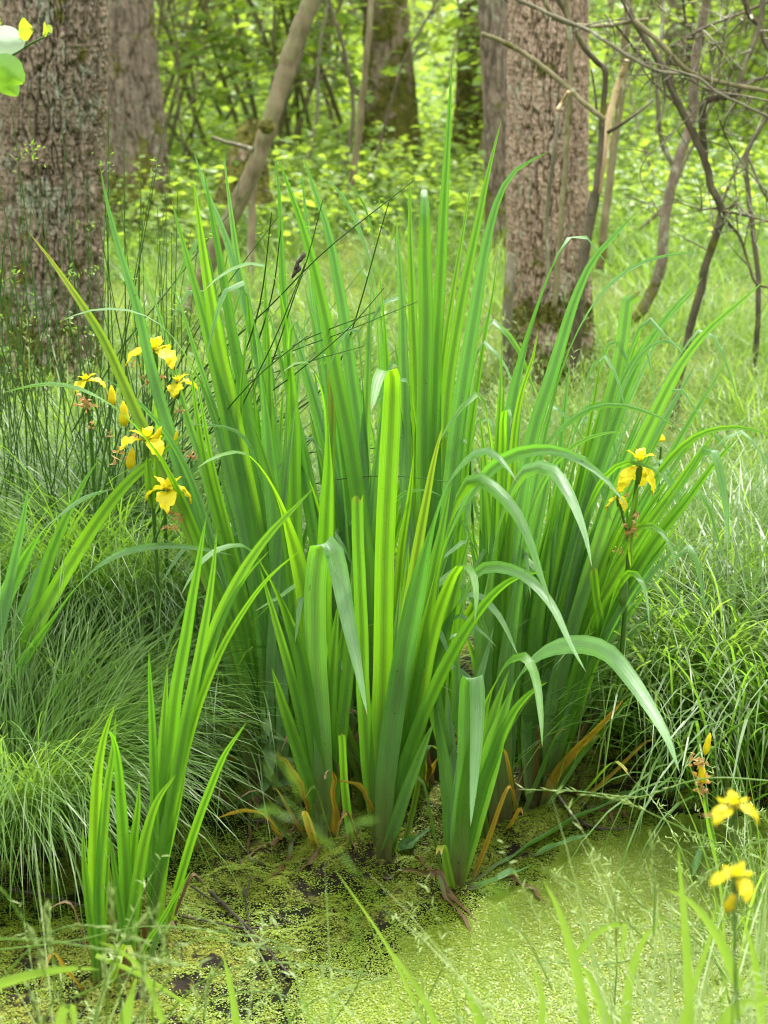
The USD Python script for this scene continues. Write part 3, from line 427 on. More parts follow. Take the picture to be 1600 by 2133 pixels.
BL = Plant('iris plant at the back left of the big clump, tall leaves leaning left', 575, 1655, 55)
BC = Plant('iris plant at the back middle of the big clump, long upright leaves', 770, 1640, 60)
BR = Plant('iris plant at the back right of the middle with the tallest straight leaf', 915, 1650, 55)
RP = Plant('iris plant right of the front ones, with broad leaves rising to the pink brown trunk', 1040, 1730, 40)
RR = Plant('iris plant at the right end of the clump, many leaves leaning to the right', 1110, 1690, 55)
FL = Plant('iris plant front left of the clump with a pale leaf folded down in its middle', 680, 1765, 36)
FC = Plant('iris plant front centre of the clump, one broad bright leaf bent sharply at its top', 790, 1800, 40)
FR = Plant('lowest front iris plant over the duckweed, with wide arching pale leaf on the right', 950, 1850, 26)
LB = Plant('tall iris plant alone in the left foreground', 312, 1985, 26, 'iris plants standing apart in the left foreground')
LS = Plant('short iris plant of narrow bright leaves in the left foreground', 208, 2065, 16, 'iris plants standing apart in the left foreground')
LM = Plant('short iris plant with a bent tip between the two others in the left foreground', 265, 2060, 14, 'iris plants standing apart in the left foreground')
LE = Plant('iris plant cut off by the left edge, long leaves arching to the right', -75, 1650, 45, 'iris plants standing apart in the left foreground')

def stubs(pl, n):
    """Old sheaths and broken brown stubs that stand round the foot of a plant."""
    for _ in range(n):
        a = rl.uniform(0, 6.283); r = rl.uniform(.012, .012 + pl.spread * .0011); b = np.array([pl.b[0] + r * math.cos(a) * 1.3, pl.b[1] + r * math.sin(a) * .8, 0]); b[2] = ground_z(b[0], b[1]) - .01
        L = rl.uniform(.05, .17); ln = rl.uniform(.1, .9); d = np.array([math.cos(a) * ln, math.sin(a) * ln, 1.]); e = b + d * L; c = e + np.array([math.cos(a) * .5, math.sin(a) * .5, rl.uniform(-.8, .2)]) * L * rl.uniform(.2, .7)
        sp = spline([b, b + d * L * .5, e, c], 16); ya = a + math.pi / 2 + rl.normal(0, .4); q = rl.random(); put_leaf(pl, sp, np.tile([math.cos(ya), math.sin(ya), 0], (16, 1)), rl.uniform(.006, .014), M['dead'] if q < .5 else (M['dying'] if q < .65 else 3), q > .8, name='old_sheath')
for pl, n in ((BL, 9), (BC, 8), (BR, 7), (RP, 8), (RR, 9), (FL, 6), (FC, 5), (FR, 3), (LB, 5), (LS, 3), (LM, 3)): stubs(pl, n)
# (plant, pixels from the tip, width, look, options)
LV = [
 (BL, [(356, 411), (387, 530), (425, 665), (455, 790), (490, 950), (520, 1120)], 29, 0, dict(lean=.16)),
 (BL, [(401, 363), (418, 480), (437, 600), (458, 720), (478, 810), (510, 980), (540, 1150)], 35, 2, dict(lean=.14, yaw=0)),
 (BL, [(421, 340), (440, 440), (460, 560), (482, 700), (510, 850), (545, 1050)], 30, 0, dict(lean=.2)),
 (BL, [(402, 305), (430, 395), (470, 490), (505, 610), (540, 740), (570, 900), (590, 1100)], 25, 1, dict(lean=.26)),
 (BL, [(425, 608), (460, 576), (500, 554), (540, 549), (572, 570), (592, 640), (602, 720), (612, 830), (615, 1000)], 27, 2, dict(lean=.12, d=-.12, kb=.82, arch=-50, yaw=0)),
 (BL, [(55, 478), (105, 540), (165, 625), (215, 705), (252, 780), (292, 870), (350, 1000), (430, 1200)], 26, 3, dict(lean=.1, yaw=5)),
 (BL, [(208, 345), (230, 450), (260, 560), (290, 660), (312, 760), (352, 900), (410, 1100)], 26, 1, dict(lean=.22, yaw=10)),
 (BL, [(120, 672), (180, 648), (250, 643), (310, 660), (352, 692), (395, 750), (440, 850), (490, 1050)], 17, 1, dict(lean=.1, d=-.05, kb=.8, arch=-60)),
 (BL, [(285, 540), (320, 620), (346, 700), (380, 830), (430, 1000)], 18, 1, dict(lean=.25)),
 (BL, [(345, 572), (375, 640), (402, 720), (432, 810), (475, 960)], 18, 1, dict(lean=.22)),
 (BL, [(0, 820), (60, 804), (120, 800), (180, 815), (240, 850), (300, 910), (360, 1000), (440, 1200)], 19, 2, dict(lean=-.02, d=-.05, kb=.75, arch=-60)),
 (BL, [(205, 780), (270, 822), (330, 882), (372, 945), (412, 1040), (460, 1200)], 16, 1, dict(lean=.05)),
 (BL, [(395, 752), (406, 840), (425, 950), (455, 1080), (485, 1210)], 22, 0, dict(lean=.02)),
 (BL, [(409, 780), (424, 860), (442, 960), (470, 1080), (505, 1230)], 18, 2, dict(lean=0)),
 (BL, [(515, 640), (510, 720), (503, 820), (505, 950), (520, 1150)], 14, 2, dict(lean=.1)),
 (BL, [(515, 855), (545, 935), (568, 1010), (592, 1100), (610, 1250)], 20, 0, dict(lean=0)),
 (BL, [(465, 300), (480, 420), (500, 560), (530, 700), (560, 900)], 22, 1, dict(lean=.3)),
 (BL, [(390, 885), (440, 885), (480, 892), (510, 910), (535, 960), (560, 1080)], 14, 1, dict(lean=.05, d=-.04, kb=.7, arch=-60)),
 (BC, [(573, 312), (583, 420), (588, 560), (600, 720), (620, 900), (660, 1150)], 22, 0, dict(lean=.22)),
 (BC, [(576, 322), (610, 410), (640, 500), (667, 600), (692, 730), (715, 860), (740, 1010), (760, 1180)], 32, 0, dict(lean=.12, yaw=8)),
 (BC, [(627, 340), (636, 430), (648, 530), (665, 680), (690, 860)], 22, 1, dict(lean=.3)),
 (BC, [(630, 315), (653, 390), (680, 480), (702, 590), (722, 710), (745, 880), (760, 1080)], 30, 1, dict(lean=.24)),
 (BC, [(655, 365), (695, 385), (730, 435), (760, 510), (785, 610), (800, 750), (805, 950)], 22, 1, dict(lean=.25, d=-.04, kb=.75, arch=-40)),
 (BC, [(712, 370), (745, 400), (770, 455), (787, 540), (801, 650), (810, 800), (810, 1000)], 20, 0, dict(lean=.16, d=-.03, kb=.8, arch=-40)),
 (BC, [(700, 465), (730, 460), (757, 490), (777, 570), (790, 700), (795, 900)], 20, 1, dict(lean=.3, d=-.08, kb=.8, arch=-60)),
 (BC, [(715, 555), (750, 560), (775, 600), (790, 680), (800, 850)], 17, 1, dict(lean=.34, d=-.05, kb=.8, arch=-60)),
 (BC, [(676, 430), (700, 560), (725, 700), (748, 850), (760, 1050)], 22, 0, dict(lean=.3)),
 (BC, [(590, 775), (615, 757), (642, 755), (666, 790), (682, 855), (686, 960), (682, 1090), (676, 1260), (685, 1420)], 29, 2, dict(lean=-.02, d=-.1, kb=.86, arch=-45, yaw=0, off=-.1)),
 (BC, [(690, 748), (692, 850), (690, 1000), (690, 1200)], 22, 3, dict(lean=.1, cut=True)),
 (BC, [(560, 640), (590, 760), (625, 900), (660, 1080), (690, 1250)], 26, 1, dict(lean=.2)),
 (BC, [(640, 560), (660, 700), (690, 860), (715, 1020), (735, 1200)], 30, 1, dict(lean=.28)),
 (BR, [(823, 445), (830, 540), (838, 660), (842, 810), (845, 980), (860, 1200)], 27, 1, dict(lean=.18, yaw=0)),
 (BR, [(852, 360), (855, 480), (859, 610), (864, 740), (870, 880), (880, 1080)], 26, 0, dict(lean=.2, yaw=0)),
 (BR, [(896, 440), (884, 401), (884, 405), (885, 520), (887, 660), (886, 820), (884, 1000), (890, 1200)], 30, 0, dict(lean=.14, d=.04, kb=.93, yaw=0, cut=2, n=60)),
 (BR, [(942, 112), (936, 250), (929, 370), (923, 480), (916, 610), (908, 740), (905, 900), (905, 1100)], 27, 0, dict(lean=.26, yaw=0)),
 (BR, [(985, 355), (970, 440), (955, 530), (940, 625), (922, 740), (912, 880)], 17, 0, dict(lean=.2)),
 (BR, [(1046, 243), (1025, 330), (1004, 430), (982, 530), (962, 630), (940, 760), (925, 920)], 26, 0, dict(lean=.22, yaw=0)),
 (BR, [(1150, 313), (1110, 333), (1070, 360), (1040, 412), (1016, 500), (996, 610), (976, 730), (958, 860), (940, 1020)], 29, 1, dict(lean=.16, d=.02, kb=.85, arch=25, yaw=5)),
 (BR, [(1035, 530), (1025, 620), (1007, 720), (990, 840), (970, 980)], 15, 2, dict(lean=.1)),
 (BR, [(862, 935), (851, 1040), (838, 1140), (830, 1260), (825, 1400)], 20, 2, dict(lean=-.08)),
 (BR, [(1000, 640), (985, 760), (965, 880), (950, 1020)], 24, 1, dict(lean=.24)),
 (BR, [(925, 1035), (895, 1022), (860, 1022), (825, 1042), (790, 1110), (790, 1250)], 15, 1, dict(lean=.0, d=-.04, kb=.6, arch=60)),
 (RP, [(1280, 562), (1256, 535), (1232, 500), (1208, 488), (1182, 504), (1150, 562), (1120, 645), (1092, 740), (1068, 850), (1050, 1000)], 33, 1, dict(lean=.18, d=.1, kb=.86, arch=40, yaw=5)),
 (RP, [(1335, 435), (1290, 480), (1237, 540), (1202, 612), (1172, 700), (1142, 800), (1112, 900), (1085, 1050)], 31, 1, dict(lean=.14, yaw=5)),
 (RP, [(1475, 526), (1400, 530), (1330, 550), (1270, 592), (1222, 655), (1182, 735), (1150, 840), (1120, 980)], 17, 1, dict(lean=.12, d=-.03, kb=.75, arch=50)),
 (RP, [(1120, 680), (1110, 745), (1090, 810), (1076, 890), (1068, 1000), (1060, 1150)], 20, 2, dict(lean=.02, yaw=0)),
 (RP, [(1048, 706), (1043, 800), (1036, 900), (1032, 1010), (1035, 1150)], 17, 2, dict(lean=.05, yaw=0)),
 (RP, [(1062, 892), (1064, 866), (1057, 851), (1048, 868), (1046, 950), (1042, 1080)], 17, 2, dict(lean=0, d=-.03, kb=.88, arch=20, yaw=0, cut=2, n=50)),
 (RP, [(1425, 908), (1380, 872), (1300, 845), (1240, 848), (1190, 874), (1140, 922), (1100, 980), (1060, 1080), (1030, 1250)], 16, 0, dict(lean=-.02, d=-.04, kb=.65, arch=55)),
 (RP, [(1315, 896), (1250, 904), (1200, 925), (1152, 970), (1110, 1050), (1080, 1180)], 16, 1, dict(lean=-.02, d=-.04, kb=.6, arch=50)),
 (RP, [(1305, 1060), (1270, 1010), (1220, 966), (1165, 940), (1110, 938), (1060, 952), (1010, 992), (962, 1065), (925, 1150), (905, 1300)], 28, 1, dict(lean=-.06, d=-.12, kb=.55, arch=50, yaw=0, off=-.04)),
 (FC, [(1077, 1006), (1050, 966), (1016, 938), (985, 945), (942, 990), (912, 1055), (882, 1155), (855, 1290), (825, 1460)], 37, 1, dict(lean=-.02, d=-.08, kb=.78, arch=45, yaw=0)),
 (FC, [(1152, 1268), (1134, 1218), (1100, 1122), (1060, 1050), (1010, 1004), (980, 998), (950, 1040), (915, 1160), (880, 1320), (845, 1500)], 30, 0, dict(lean=.0, d=-.14, kb=.58, arch=40, yaw=5)),
 (RP, [(1222, 1402), (1190, 1345), (1150, 1262), (1100, 1205), (1050, 1183), (1003, 1187), (975, 1230), (955, 1330), (960, 1500)], 24, 1, dict(lean=-.08, d=-.14, kb=.5, arch=48, off=-.04)),
 (RP, [(1230, 1182), (1215, 1110), (1186, 1032), (1152, 982), (1120, 972), (1083, 990), (1052, 1050), (1030, 1140), (1015, 1270), (1010, 1420)], 32, 1, dict(lean=-.06, d=-.14, kb=.6, arch=42, yaw=0)),
 (FC, [(988, 1296), (992, 1240), (985, 1192), (968, 1175), (948, 1192), (920, 1262), (890, 1375), (868, 1500), (840, 1650)], 29, 2, dict(lean=-.02, d=-.1, kb=.78, arch=25, yaw=0)),
 (FC, [(1138, 1190), (1090, 1197), (1050, 1217), (1010, 1257), (960, 1332), (912, 1422), (870, 1525), (832, 1640)], 27, 0, dict(lean=-.06, yaw=0)),
 (FR, [(1416, 1612), (1390, 1540), (1352, 1470), (1312, 1410), (1270, 1362), (1220, 1342), (1160, 1346), (1110, 1372), (1072, 1422), (1040, 1502), (1010, 1620), (978, 1750)], 37, 1, dict(lean=-.02, d=-.16, kb=.5, arch=45, yaw=0)),
 (FR, [(1128, 1556), (1125, 1480), (1115, 1410), (1094, 1370), (1064, 1376), (1038, 1412), (1010, 1482), (985, 1580), (966, 1700)], 28, 2, dict(lean=.0, d=-.1, kb=.66, arch=30, yaw=0)),
 (FR, [(980, 1722), (986, 1640), (993, 1540), (995, 1450), (990, 1408), (978, 1412), (972, 1500), (968, 1620), (955, 1740)], 35, 1, dict(lean=.0, d=-.1, kb=.56, yaw=0)),
 (FR, [(1142, 1420), (1110, 1438), (1072, 1480), (1040, 1545), (1002, 1650), (970, 1770)], 25, 0, dict(lean=.0, yaw=0)),
 (FR, [(1010, 1450), (1000, 1530), (985, 1630), (968, 1740)], 24, 0, dict(lean=.06)),
 (FR, [(1060, 1395), (1035, 1470), (1005, 1570), (975, 1690)], 26, 2, dict(lean=.05)),
 (FC, [(772, 858), (778, 830), (786, 795), (798, 770), (814, 772), (818, 800), (815, 870), (809, 1000), (803, 1200), (797, 1400), (788, 1600)], 38, 2, dict(lean=.02, d=-.07, kb=.9, yaw=0, cut=2, n=64)),
 (FC, [(921, 880), (906, 950), (890, 1042), (870, 1155), (848, 1285), (828, 1410), (808, 1560)], 26, 3, dict(lean=-.04, yaw=0)),
 (FC, [(746, 1040), (748, 1150), (755, 1300), (758, 1450), (770, 1620)], 30, 0, dict(lean=.02, cut=True, yaw=0)),
 (FC, [(940, 1000), (915, 1120), (890, 1250), (860, 1400), (830, 1560)], 30, 0, dict(lean=.06)),
 (FC, [(980, 1110), (950, 1220), (915, 1350), (880, 1480), (845, 1620)], 30, 0, dict(lean=.05)),
 (FC, [(850, 1130), (842, 1250), (828, 1400), (810, 1560)], 28, 2, dict(lean=.08)),
 (FC, [(905, 1500), (880, 1560), (850, 1640), (822, 1720)], 24, 1, dict(lean=-.05)),
 (FC, [(835, 1385), (830, 1450), (820, 1560), (805, 1680)], 30, 0, dict(cut=True, lean=-.03)),
 (FL, [(410, 976), (440, 956), (480, 943), (515, 946), (552, 988), (586, 1055), (612, 1140), (635, 1240), (648, 1360), (660, 1500), (672, 1640)], 32, 2, dict(lean=0, d=-.08, kb=.84, arch=-50, yaw=0)),
 (FL, [(375, 1242), (410, 1180), (450, 1146), (490, 1134), (522, 1142), (555, 1188), (592, 1262), (622, 1360), (645, 1490), (665, 1640)], 24, 0, dict(lean=0, d=-.08, kb=.75, arch=-48, yaw=0)),
 (FL, [(766, 1492), (750, 1410), (726, 1302), (706, 1205), (690, 1142), (674, 1126), (664, 1140), (656, 1220), (656, 1380), (668, 1560)], 39, 1, dict(lean=.03, d=-.14, kb=.62, arch=-8, yaw=0)),
 (FL, [(705, 1255), (695, 1350), (688, 1480), (684, 1620)], 30, 0, dict(lean=.04)),
 (FL, [(565, 1390), (590, 1470), (625, 1580), (655, 1680)], 26, 0, dict(lean=-.02)),
 (FL, [(735, 1130), (735, 1250), (725, 1400), (705, 1580)], 24, 2, dict(lean=.1)),
 (FL, [(712, 1530), (716, 1600), (722, 1680), (730, 1745)], 18, 0, dict(cut=True, lean=-.02, off=-.04)),
 (FL, [(540, 1180), (570, 1280), (610, 1420), (645, 1570)], 22, 0, dict(lean=.06)),
 (RR, [(1330, 612), (1312, 618), (1300, 700), (1284, 780), (1260, 880), (1235, 990), (1200, 1150)], 32, 1, dict(lean=.14, cut=True, yaw=0)),
 (RR, [(1465, 576), (1402, 642), (1352, 712), (1312, 792), (1280, 880), (1240, 990), (1202, 1120)], 27, 1, dict(lean=.1, yaw=0)),
 (RR, [(1602, 578), (1540, 632), (1482, 682), (1432, 742), (1392, 806), (1342, 905), (1292, 1010), (1250, 1120)], 27, 1, dict(lean=.02, yaw=0)),
 (RR, [(1455, 596), (1390, 662), (1322, 744), (1282, 820), (1240, 930), (1200, 1060)], 22, 1, dict(lean=.2)),
 (RR, [(1442, 740), (1400, 712), (1362, 716), (1322, 760), (1282, 850), (1240, 970), (1200, 1120)], 22, 1, dict(lean=.06, d=-.03, kb=.75, arch=45)),
 (RR, [(1252, 735), (1243, 800), (1225, 900), (1200, 1020), (1170, 1150)], 18, 0, dict(lean=.1)),
 (RR, [(1362, 690), (1310, 730), (1272, 800), (1240, 900), (1205, 1030)], 15, 2, dict(lean=.12)),
 (RR, [(1516, 1172), (1516, 1085), (1506, 1005), (1490, 945), (1470, 932), (1440, 980), (1385, 1060), (1322, 1160), (1262, 1270), (1210, 1400)], 26, 0, dict(lean=-.06, d=-.1, kb=.66, arch=35, yaw=0)),
 (RR, [(1502, 885), (1450, 952), (1400, 1022), (1335, 1112), (1275, 1210), (1222, 1310)], 24, 0, dict(lean=.02)),
 (RR, [(1545, 905), (1490, 965), (1430, 1045), (1362, 1130), (1300, 1230), (1250, 1330)], 24, 0, dict(lean=-.02)),
 (RR, [(1625, 912), (1545, 890), (1480, 896), (1430, 922), (1380, 975), (1330, 1050), (1280, 1150)], 18, 0, dict(lean=.02, d=-.03, kb=.6, arch=50)),
 (RR, [(1410, 1198), (1400, 1150), (1380, 1110), (1350, 1093), (1312, 1110), (1280, 1165), (1245, 1260)], 20, 2, dict(lean=-.06, d=-.08, kb=.66, arch=40)),
 (RR, [(1355, 1312), (1350, 1260), (1340, 1216), (1316, 1192), (1292, 1215), (1260, 1300)], 18, 2, dict(lean=-.08, d=-.08, kb=.62, arch=35)),
 (RR, [(1412, 1036), (1375, 986), (1335, 966), (1300, 964), (1262, 990), (1225, 1060), (1190, 1170)], 14, 2, dict(lean=-.02, d=-.08, kb=.62, arch=50)),
 (RR, [(1236, 1188), (1243, 1250), (1250, 1310), (1225, 1420)], 20, 0, dict(lean=-.08, cut=True)),
 (RR, [(1300, 1456), (1250, 1512), (1200, 1562), (1155, 1620)], 22, M['dying'], dict(lean=-.04)),
 (RR, [(1330, 1440), (1270, 1500), (1212, 1570), (1165, 1640)], 18, 0, dict(lean=.0)),
 (RR, [(1180, 940), (1160, 1050), (1135, 1180), (1115, 1330)], 26, 0, dict(lean=.12)),
 (RR, [(1380, 890), (1320, 1000), (1262, 1120), (1210, 1250)], 26, 1, dict(lean=.05)),
 (RR, [(1440, 1010), (1370, 1110), (1300, 1220), (1235, 1340)], 26, 0, dict(lean=.04)),
 (RR, [(1340, 860), (1290, 980), (1240, 1110), (1195, 1250)], 28, 1, dict(lean=.1)),
 (RR, [(1410, 1110), (1340, 1200), (1275, 1300), (1215, 1420)], 20, 1, dict(lean=-.03)),
 (LB, [(656, 1012), (620, 1050), (570, 1102), (522, 1165), (482, 1232), (450, 1302), (420, 1402), (390, 1522), (362, 1650), (338, 1800)], 29, 2, dict(lean=.05, yaw=0)),
 (LB, [(431, 1072), (416, 1150), (401, 1232), (385, 1330), (366, 1435), (348, 1600), (330, 1800)], 28, 2, dict(lean=.04, yaw=0)),
 (LB, [(454, 1102), (446, 1180), (431, 1280), (410, 1392), (382, 1532), (352, 1700), (332, 1830)], 25, 0, dict(lean=.02, yaw=0)),
 (LB, [(566, 1142), (512, 1202), (472, 1272), (440, 1352), (410, 1440), (378, 1580), (348, 1740)], 16, 0, dict(lean=.04)),
 (LB, [(628, 1145), (562, 1202), (502, 1282), (452, 1372), (410, 1475), (372, 1620), (342, 1780)], 16, 2, dict(lean=-.02)),
 (LB, [(311, 1350), (316, 1450), (319, 1560), (322, 1680), (318, 1820)], 19, 0, dict(lean=0)),
 (LB, [(388, 1595), (376, 1652), (356, 1745), (332, 1850)], 16, 0, dict(lean=-.03)),
 (LB, [(516, 1503), (466, 1575), (430, 1660), (395, 1762), (362, 1880), (345, 1950)], 17, 0, dict(lean=-.04)),
 (LB, [(395, 1300), (375, 1420), (352, 1560), (332, 1720)], 22, 1, dict(lean=.08)),
 (LB, [(350, 1380), (342, 1500), (330, 1660), (320, 1820)], 24, 0, dict(lean=.05)),
 (LS, [(240, 1468), (216, 1540), (201, 1640), (197, 1752), (200, 1880), (205, 1980)], 26, 2, dict(lean=.02, yaw=0)),
 (LS, [(242, 1486), (236, 1562), (222, 1652), (212, 1762), (206, 1880)], 22, 0, dict(lean=.04)),
 (LS, [(172, 1722), (176, 1800), (186, 1900), (197, 1985)], 16, 0, dict(lean=-.02)),
 (LS, [(228, 1740), (222, 1830), (214, 1930)], 14, 0, dict(lean=.03)),
 (LM, [(216, 1536), (226, 1524), (240, 1558), (250, 1650), (258, 1762), (264, 1885), (265, 1970)], 26, 2, dict(lean=.0, d=-.02, kb=.95, yaw=0)),
 (LM, [(291, 1624), (286, 1700), (276, 1792), (269, 1900)], 22, 2, dict(lean=0, yaw=0)),
 (LM, [(368, 1612), (331, 1662), (306, 1732), (288, 1832), (274, 1940)], 24, 0, dict(lean=-.02, yaw=0)),
 (LM, [(228, 1735), (241, 1830), (256, 1930)], 16, 0, dict(lean=-.02)),
 (LM, [(318, 1622), (312, 1702), (296, 1832), (280, 1950)], 14, 0, dict(lean=.02)),
 (LM, [(400, 1810), (370, 1860), (335, 1920), (300, 1980)], 12, 0, dict(lean=0)),
 (LE, [(397, 893), (340, 940), (262, 1010), (202, 1090), (150, 1172), (102, 1252), (60, 1335), (20, 1435), (-30, 1560)], 31, 2, dict(lean=.04, yaw=0)),
 (LE, [(236, 1018), (182, 1034), (140, 1060), (82, 1112), (40, 1182), (0, 1272), (-40, 1402)], 29, 1, dict(lean=.05, d=-.02, kb=.8, arch=30, yaw=0)),
 (LE, [(206, 958), (172, 1010), (131, 1092), (100, 1172), (70, 1272), (30, 1375), (-20, 1500)], 27, 0, dict(lean=.1, yaw=0)),
 (LE, [(490, 1158), (430, 1145), (350, 1137), (280, 1145), (220, 1170), (162, 1220), (110, 1290), (60, 1362), (10, 1450), (-45, 1560)], 19, 1, dict(lean=-.02, d=-.04, kb=.6, arch=45)),
 (LE, [(137, 1418), (92, 1470), (52, 1540), (20, 1605)], 24, 0, dict(lean=-.06)),
 (LE, [(398, 1476), (330, 1472), (250, 1480), (150, 1510), (80, 1532), (0, 1580)], 13, 1, dict(lean=-.08, d=-.02, kb=.6, arch=50)),
 (LE, [(150, 1080), (100, 1150), (60, 1230), (20, 1340), (-20, 1460)], 22, 1, dict(lean=.12)),
 (LE, [(60, 1010), (40, 1120), (15, 1240), (-15, 1380)], 26, 1, dict(lean=.05)),
 (LE, [(230, 1800), (165, 1826), (75, 1886), (0, 1950), (-60, 2010)], 14, 1, dict(lean=-.2, yaw=70)),
]
for pl, pts, w, mt, o in LV: leaf(pl, pts, w, mt, **o)

# the leaves that crowd between them
def fill(pl, n, x0, x1, y0, y1, lean0=.1, wr=(18, 30), looks=(0, 0, 1, 1, 2), bend=.25):
    for _ in range(n):
        tx, ty = rl.uniform(x0, x1), rl.uniform(y0, y1); bx, by = pl.px + rl.uniform(-1, 1) * pl.spread * .6, pl.py
        c = rl.uniform(.15, .4); mx, my = bx * .55 + tx * .45 - (tx - bx) * c * .5, by * .5 + ty * .5
        pts = [(tx, ty), (tx * .35 + mx * .65 + (tx - bx) * .1, ty * .55 + my * .45), (mx, my)]
        if rl.random() < bend:
            dr = np.sign(tx - bx) * rl.uniform(25, 90); pts = [(tx + dr * 1.6, ty + rl.uniform(40, 150)), (tx + dr, ty + rl.uniform(0, 20)), (tx + dr * .25, ty - 12)] + pts[1:]
            leaf(pl, pts, rl.uniform(*wr), int(rl.choice(looks)), lean=rl.uniform(.3, 1) * lean0, d=-.06, kb=.75, arch=math.copysign(50, dr), off=rl.uniform(0, .1))
        else: leaf(pl, pts, rl.uniform(*wr), int(rl.choice(looks)), lean=rl.uniform(.4, 1.4) * lean0, off=rl.uniform(-.02, .12), n=22)
fill(BL, 30, 430, 640, 500, 1150, .2); fill(BC, 26, 600, 800, 560, 1150, .22); fill(BR, 26, 820, 1010, 620, 1150, .2); fill(RP, 30, 980, 1180, 760, 1250, .14); fill(RR, 30, 1130, 1440, 860, 1250, .12); fill(RR, 26, 1180, 1520, 640, 1000, .16, (14, 24), (1, 1, 0), .4); fill(FC, 8, 820, 1010, 1050, 1350, .12); fill(BC, 22, 620, 900, 800, 1300, .14, (14, 24)); fill(BL, 20, 440, 680, 800, 1300, .14, (13, 23)); fill(BR, 22, 830, 1040, 800, 1300, .14, (14, 24)); fill(RP, 14, 950, 1130, 1000, 1350, .1, (14, 24)); fill(FR, 5, 880, 1080, 1300, 1500, .1, bend=0)
fill(FL, 8, 600, 740, 1200, 1450, .08); fill(FC, 10, 760, 950, 1150, 1450, .1); fill(FR, 4, 950, 1080, 1400, 1550, .05, bend=0)
fill(LE, 8, -120, 60, 1080, 1450, .1); fill(LB, 3, 340, 420, 1350, 1550, .06, (14, 20), bend=0)

# ------------------------------------------------------------------ yellowing and dead iris leaves, twigs on the mud
def loose(pl, pts, w, Ys, mt, name='dead_leaf', arch=0, n=24):
    px = spline(np.array(pts, float), n); Y = np.interp(np.linspace(0, 1, n), np.linspace(0, 1, len(Ys)), Ys)
    sp = np.array([P(a, b, y) for (a, b), y in zip(px, Y)])
    gz = height(sp[:, 0], sp[:, 1]); sp[:, 2] = np.maximum(sp[:, 2], np.maximum(gz, 0) + .004)
    ya = np.radians(arch) + np.linspace(-.3, .9, n); W = np.stack([np.cos(ya), np.sin(ya), .2 + .5 * np.sin(np.linspace(0, 4, n) + px[0, 1])], 1); sp += (meshkit.fbm(sp * 40, 2, 3) - .5)[:, None] * np.array([.012, .012, .006])
    s = np.linspace(0, 1, n); v, f, uv = ribbon(sp, W, size(w, sp[0]) * np.minimum(1, 1.5 * s + .5) * (1 - s ** 4) ** .8 * (.85 + .3 * np.sin(s * 11 + px[0, 0])), .34)
    return obj(name, (v, f), mt, pl.prim if isinstance(pl, Plant) else pl, uv=uv, pv={'tone': np.full(len(v), rl.random())})
def gy_(px, py): return float(G(px, py)[1])
D_, K_ = M['dead'], M['dying']
loose(FL, [(660, 1760), (645, 1690), (605, 1605), (575, 1556)], 17, [gy_(660, 1760), 2.12], K_); loose(FL, [(590, 1770), (570, 1722), (540, 1695), (500, 1690), (446, 1706)], 19, [2.2, 2.12, 2.05], K_, arch=-40)
loose(FC, [(778, 1760), (777, 1690), (755, 1645), (730, 1630), (704, 1624)], 17, [2.18, 2.12, 2.1], K_, arch=-30); loose(FL, [(696, 1770), (696, 1700), (696, 1640), (693, 1602)], 19, [2.17, 2.14], K_)
loose(FL, [(690, 1602), (683, 1608), (678, 1622)], 8, [2.14, 2.12], D_); loose(FC, [(885, 1640), (900, 1600), (925, 1565), (955, 1534)], 15, [2.3, 2.24], K_); loose(FC, [(925, 1640), (935, 1670), (945, 1690)], 12, [2.3, 2.26], K_)
loose(BL, [(500, 1610), (480, 1580), (440, 1540), (405, 1510)], 15, [2.42, 2.4], K_); loose(BC, [(712, 1530), (700, 1500), (690, 1480)], 18, [2.3, 2.3], K_)
for pts, w, Ys in [([(548, 1830), (520, 1800), (560, 1775), (600, 1750), (625, 1730), (660, 1700)], 12, None), ([(610, 1770), (600, 1800), (585, 1840), (560, 1855)], 13, None), ([(605, 1840), (640, 1812), (690, 1790)], 13, None), ([(700, 1760), (720, 1780), (742, 1812)], 16, None),
    ([(800, 1835), (850, 1842), (905, 1850), (962, 1890), (1002, 1920)], 17, None), ([(905, 1850), (950, 1890), (975, 1920), (992, 1948)], 11, None), ([(858, 1782), (880, 1822), (908, 1850)], 10, None), ([(1030, 1836), (1060, 1833), (1095, 1855), (1135, 1892)], 13, None),
    ([(1130, 1662), (1190, 1672), (1240, 1690), (1290, 1725)], 13, None), ([(1120, 1700), (1125, 1660), (1140, 1630)], 10, None), ([(1150, 1680), (1210, 1720), (1245, 1735)], 12, None), ([(1220, 1690), (1280, 1705), (1310, 1700), (1312, 1720)], 9, None), ([(530, 1640), (540, 1690), (530, 1740)], 12, None), ([(495, 1630), (520, 1680), (515, 1730), (520, 1800)], 8, None),
    ([(655, 1600), (648, 1630), (640, 1660)], 8, None), ([(1255, 1640), (1250, 1590), (1235, 1570), (1210, 1560)], 9, [2.4, 2.38, 2.35, 2.35]), ([(780, 1740), (772, 1780), (768, 1810)], 9, None), ([(475, 1640), (455, 1650), (440, 1670)], 10, None), ([(1080, 1600), (1110, 1640), (1120, 1680)], 10, [2.36, 2.3, 2.28])]:
    owner = min((FL, FC, FR, RR, BL), key=lambda p: abs(p.px - pts[0][0]))
    loose(owner, pts, w, Ys or [gy_(*p) - (.05 if i else .0) * 0 for i, p in enumerate(pts)], D_)
fallen = thing('fallen_iris_leaves', 'green iris leaves fallen flat over the duckweed to the right of the front plant', 'leaves', G(965, 1850))
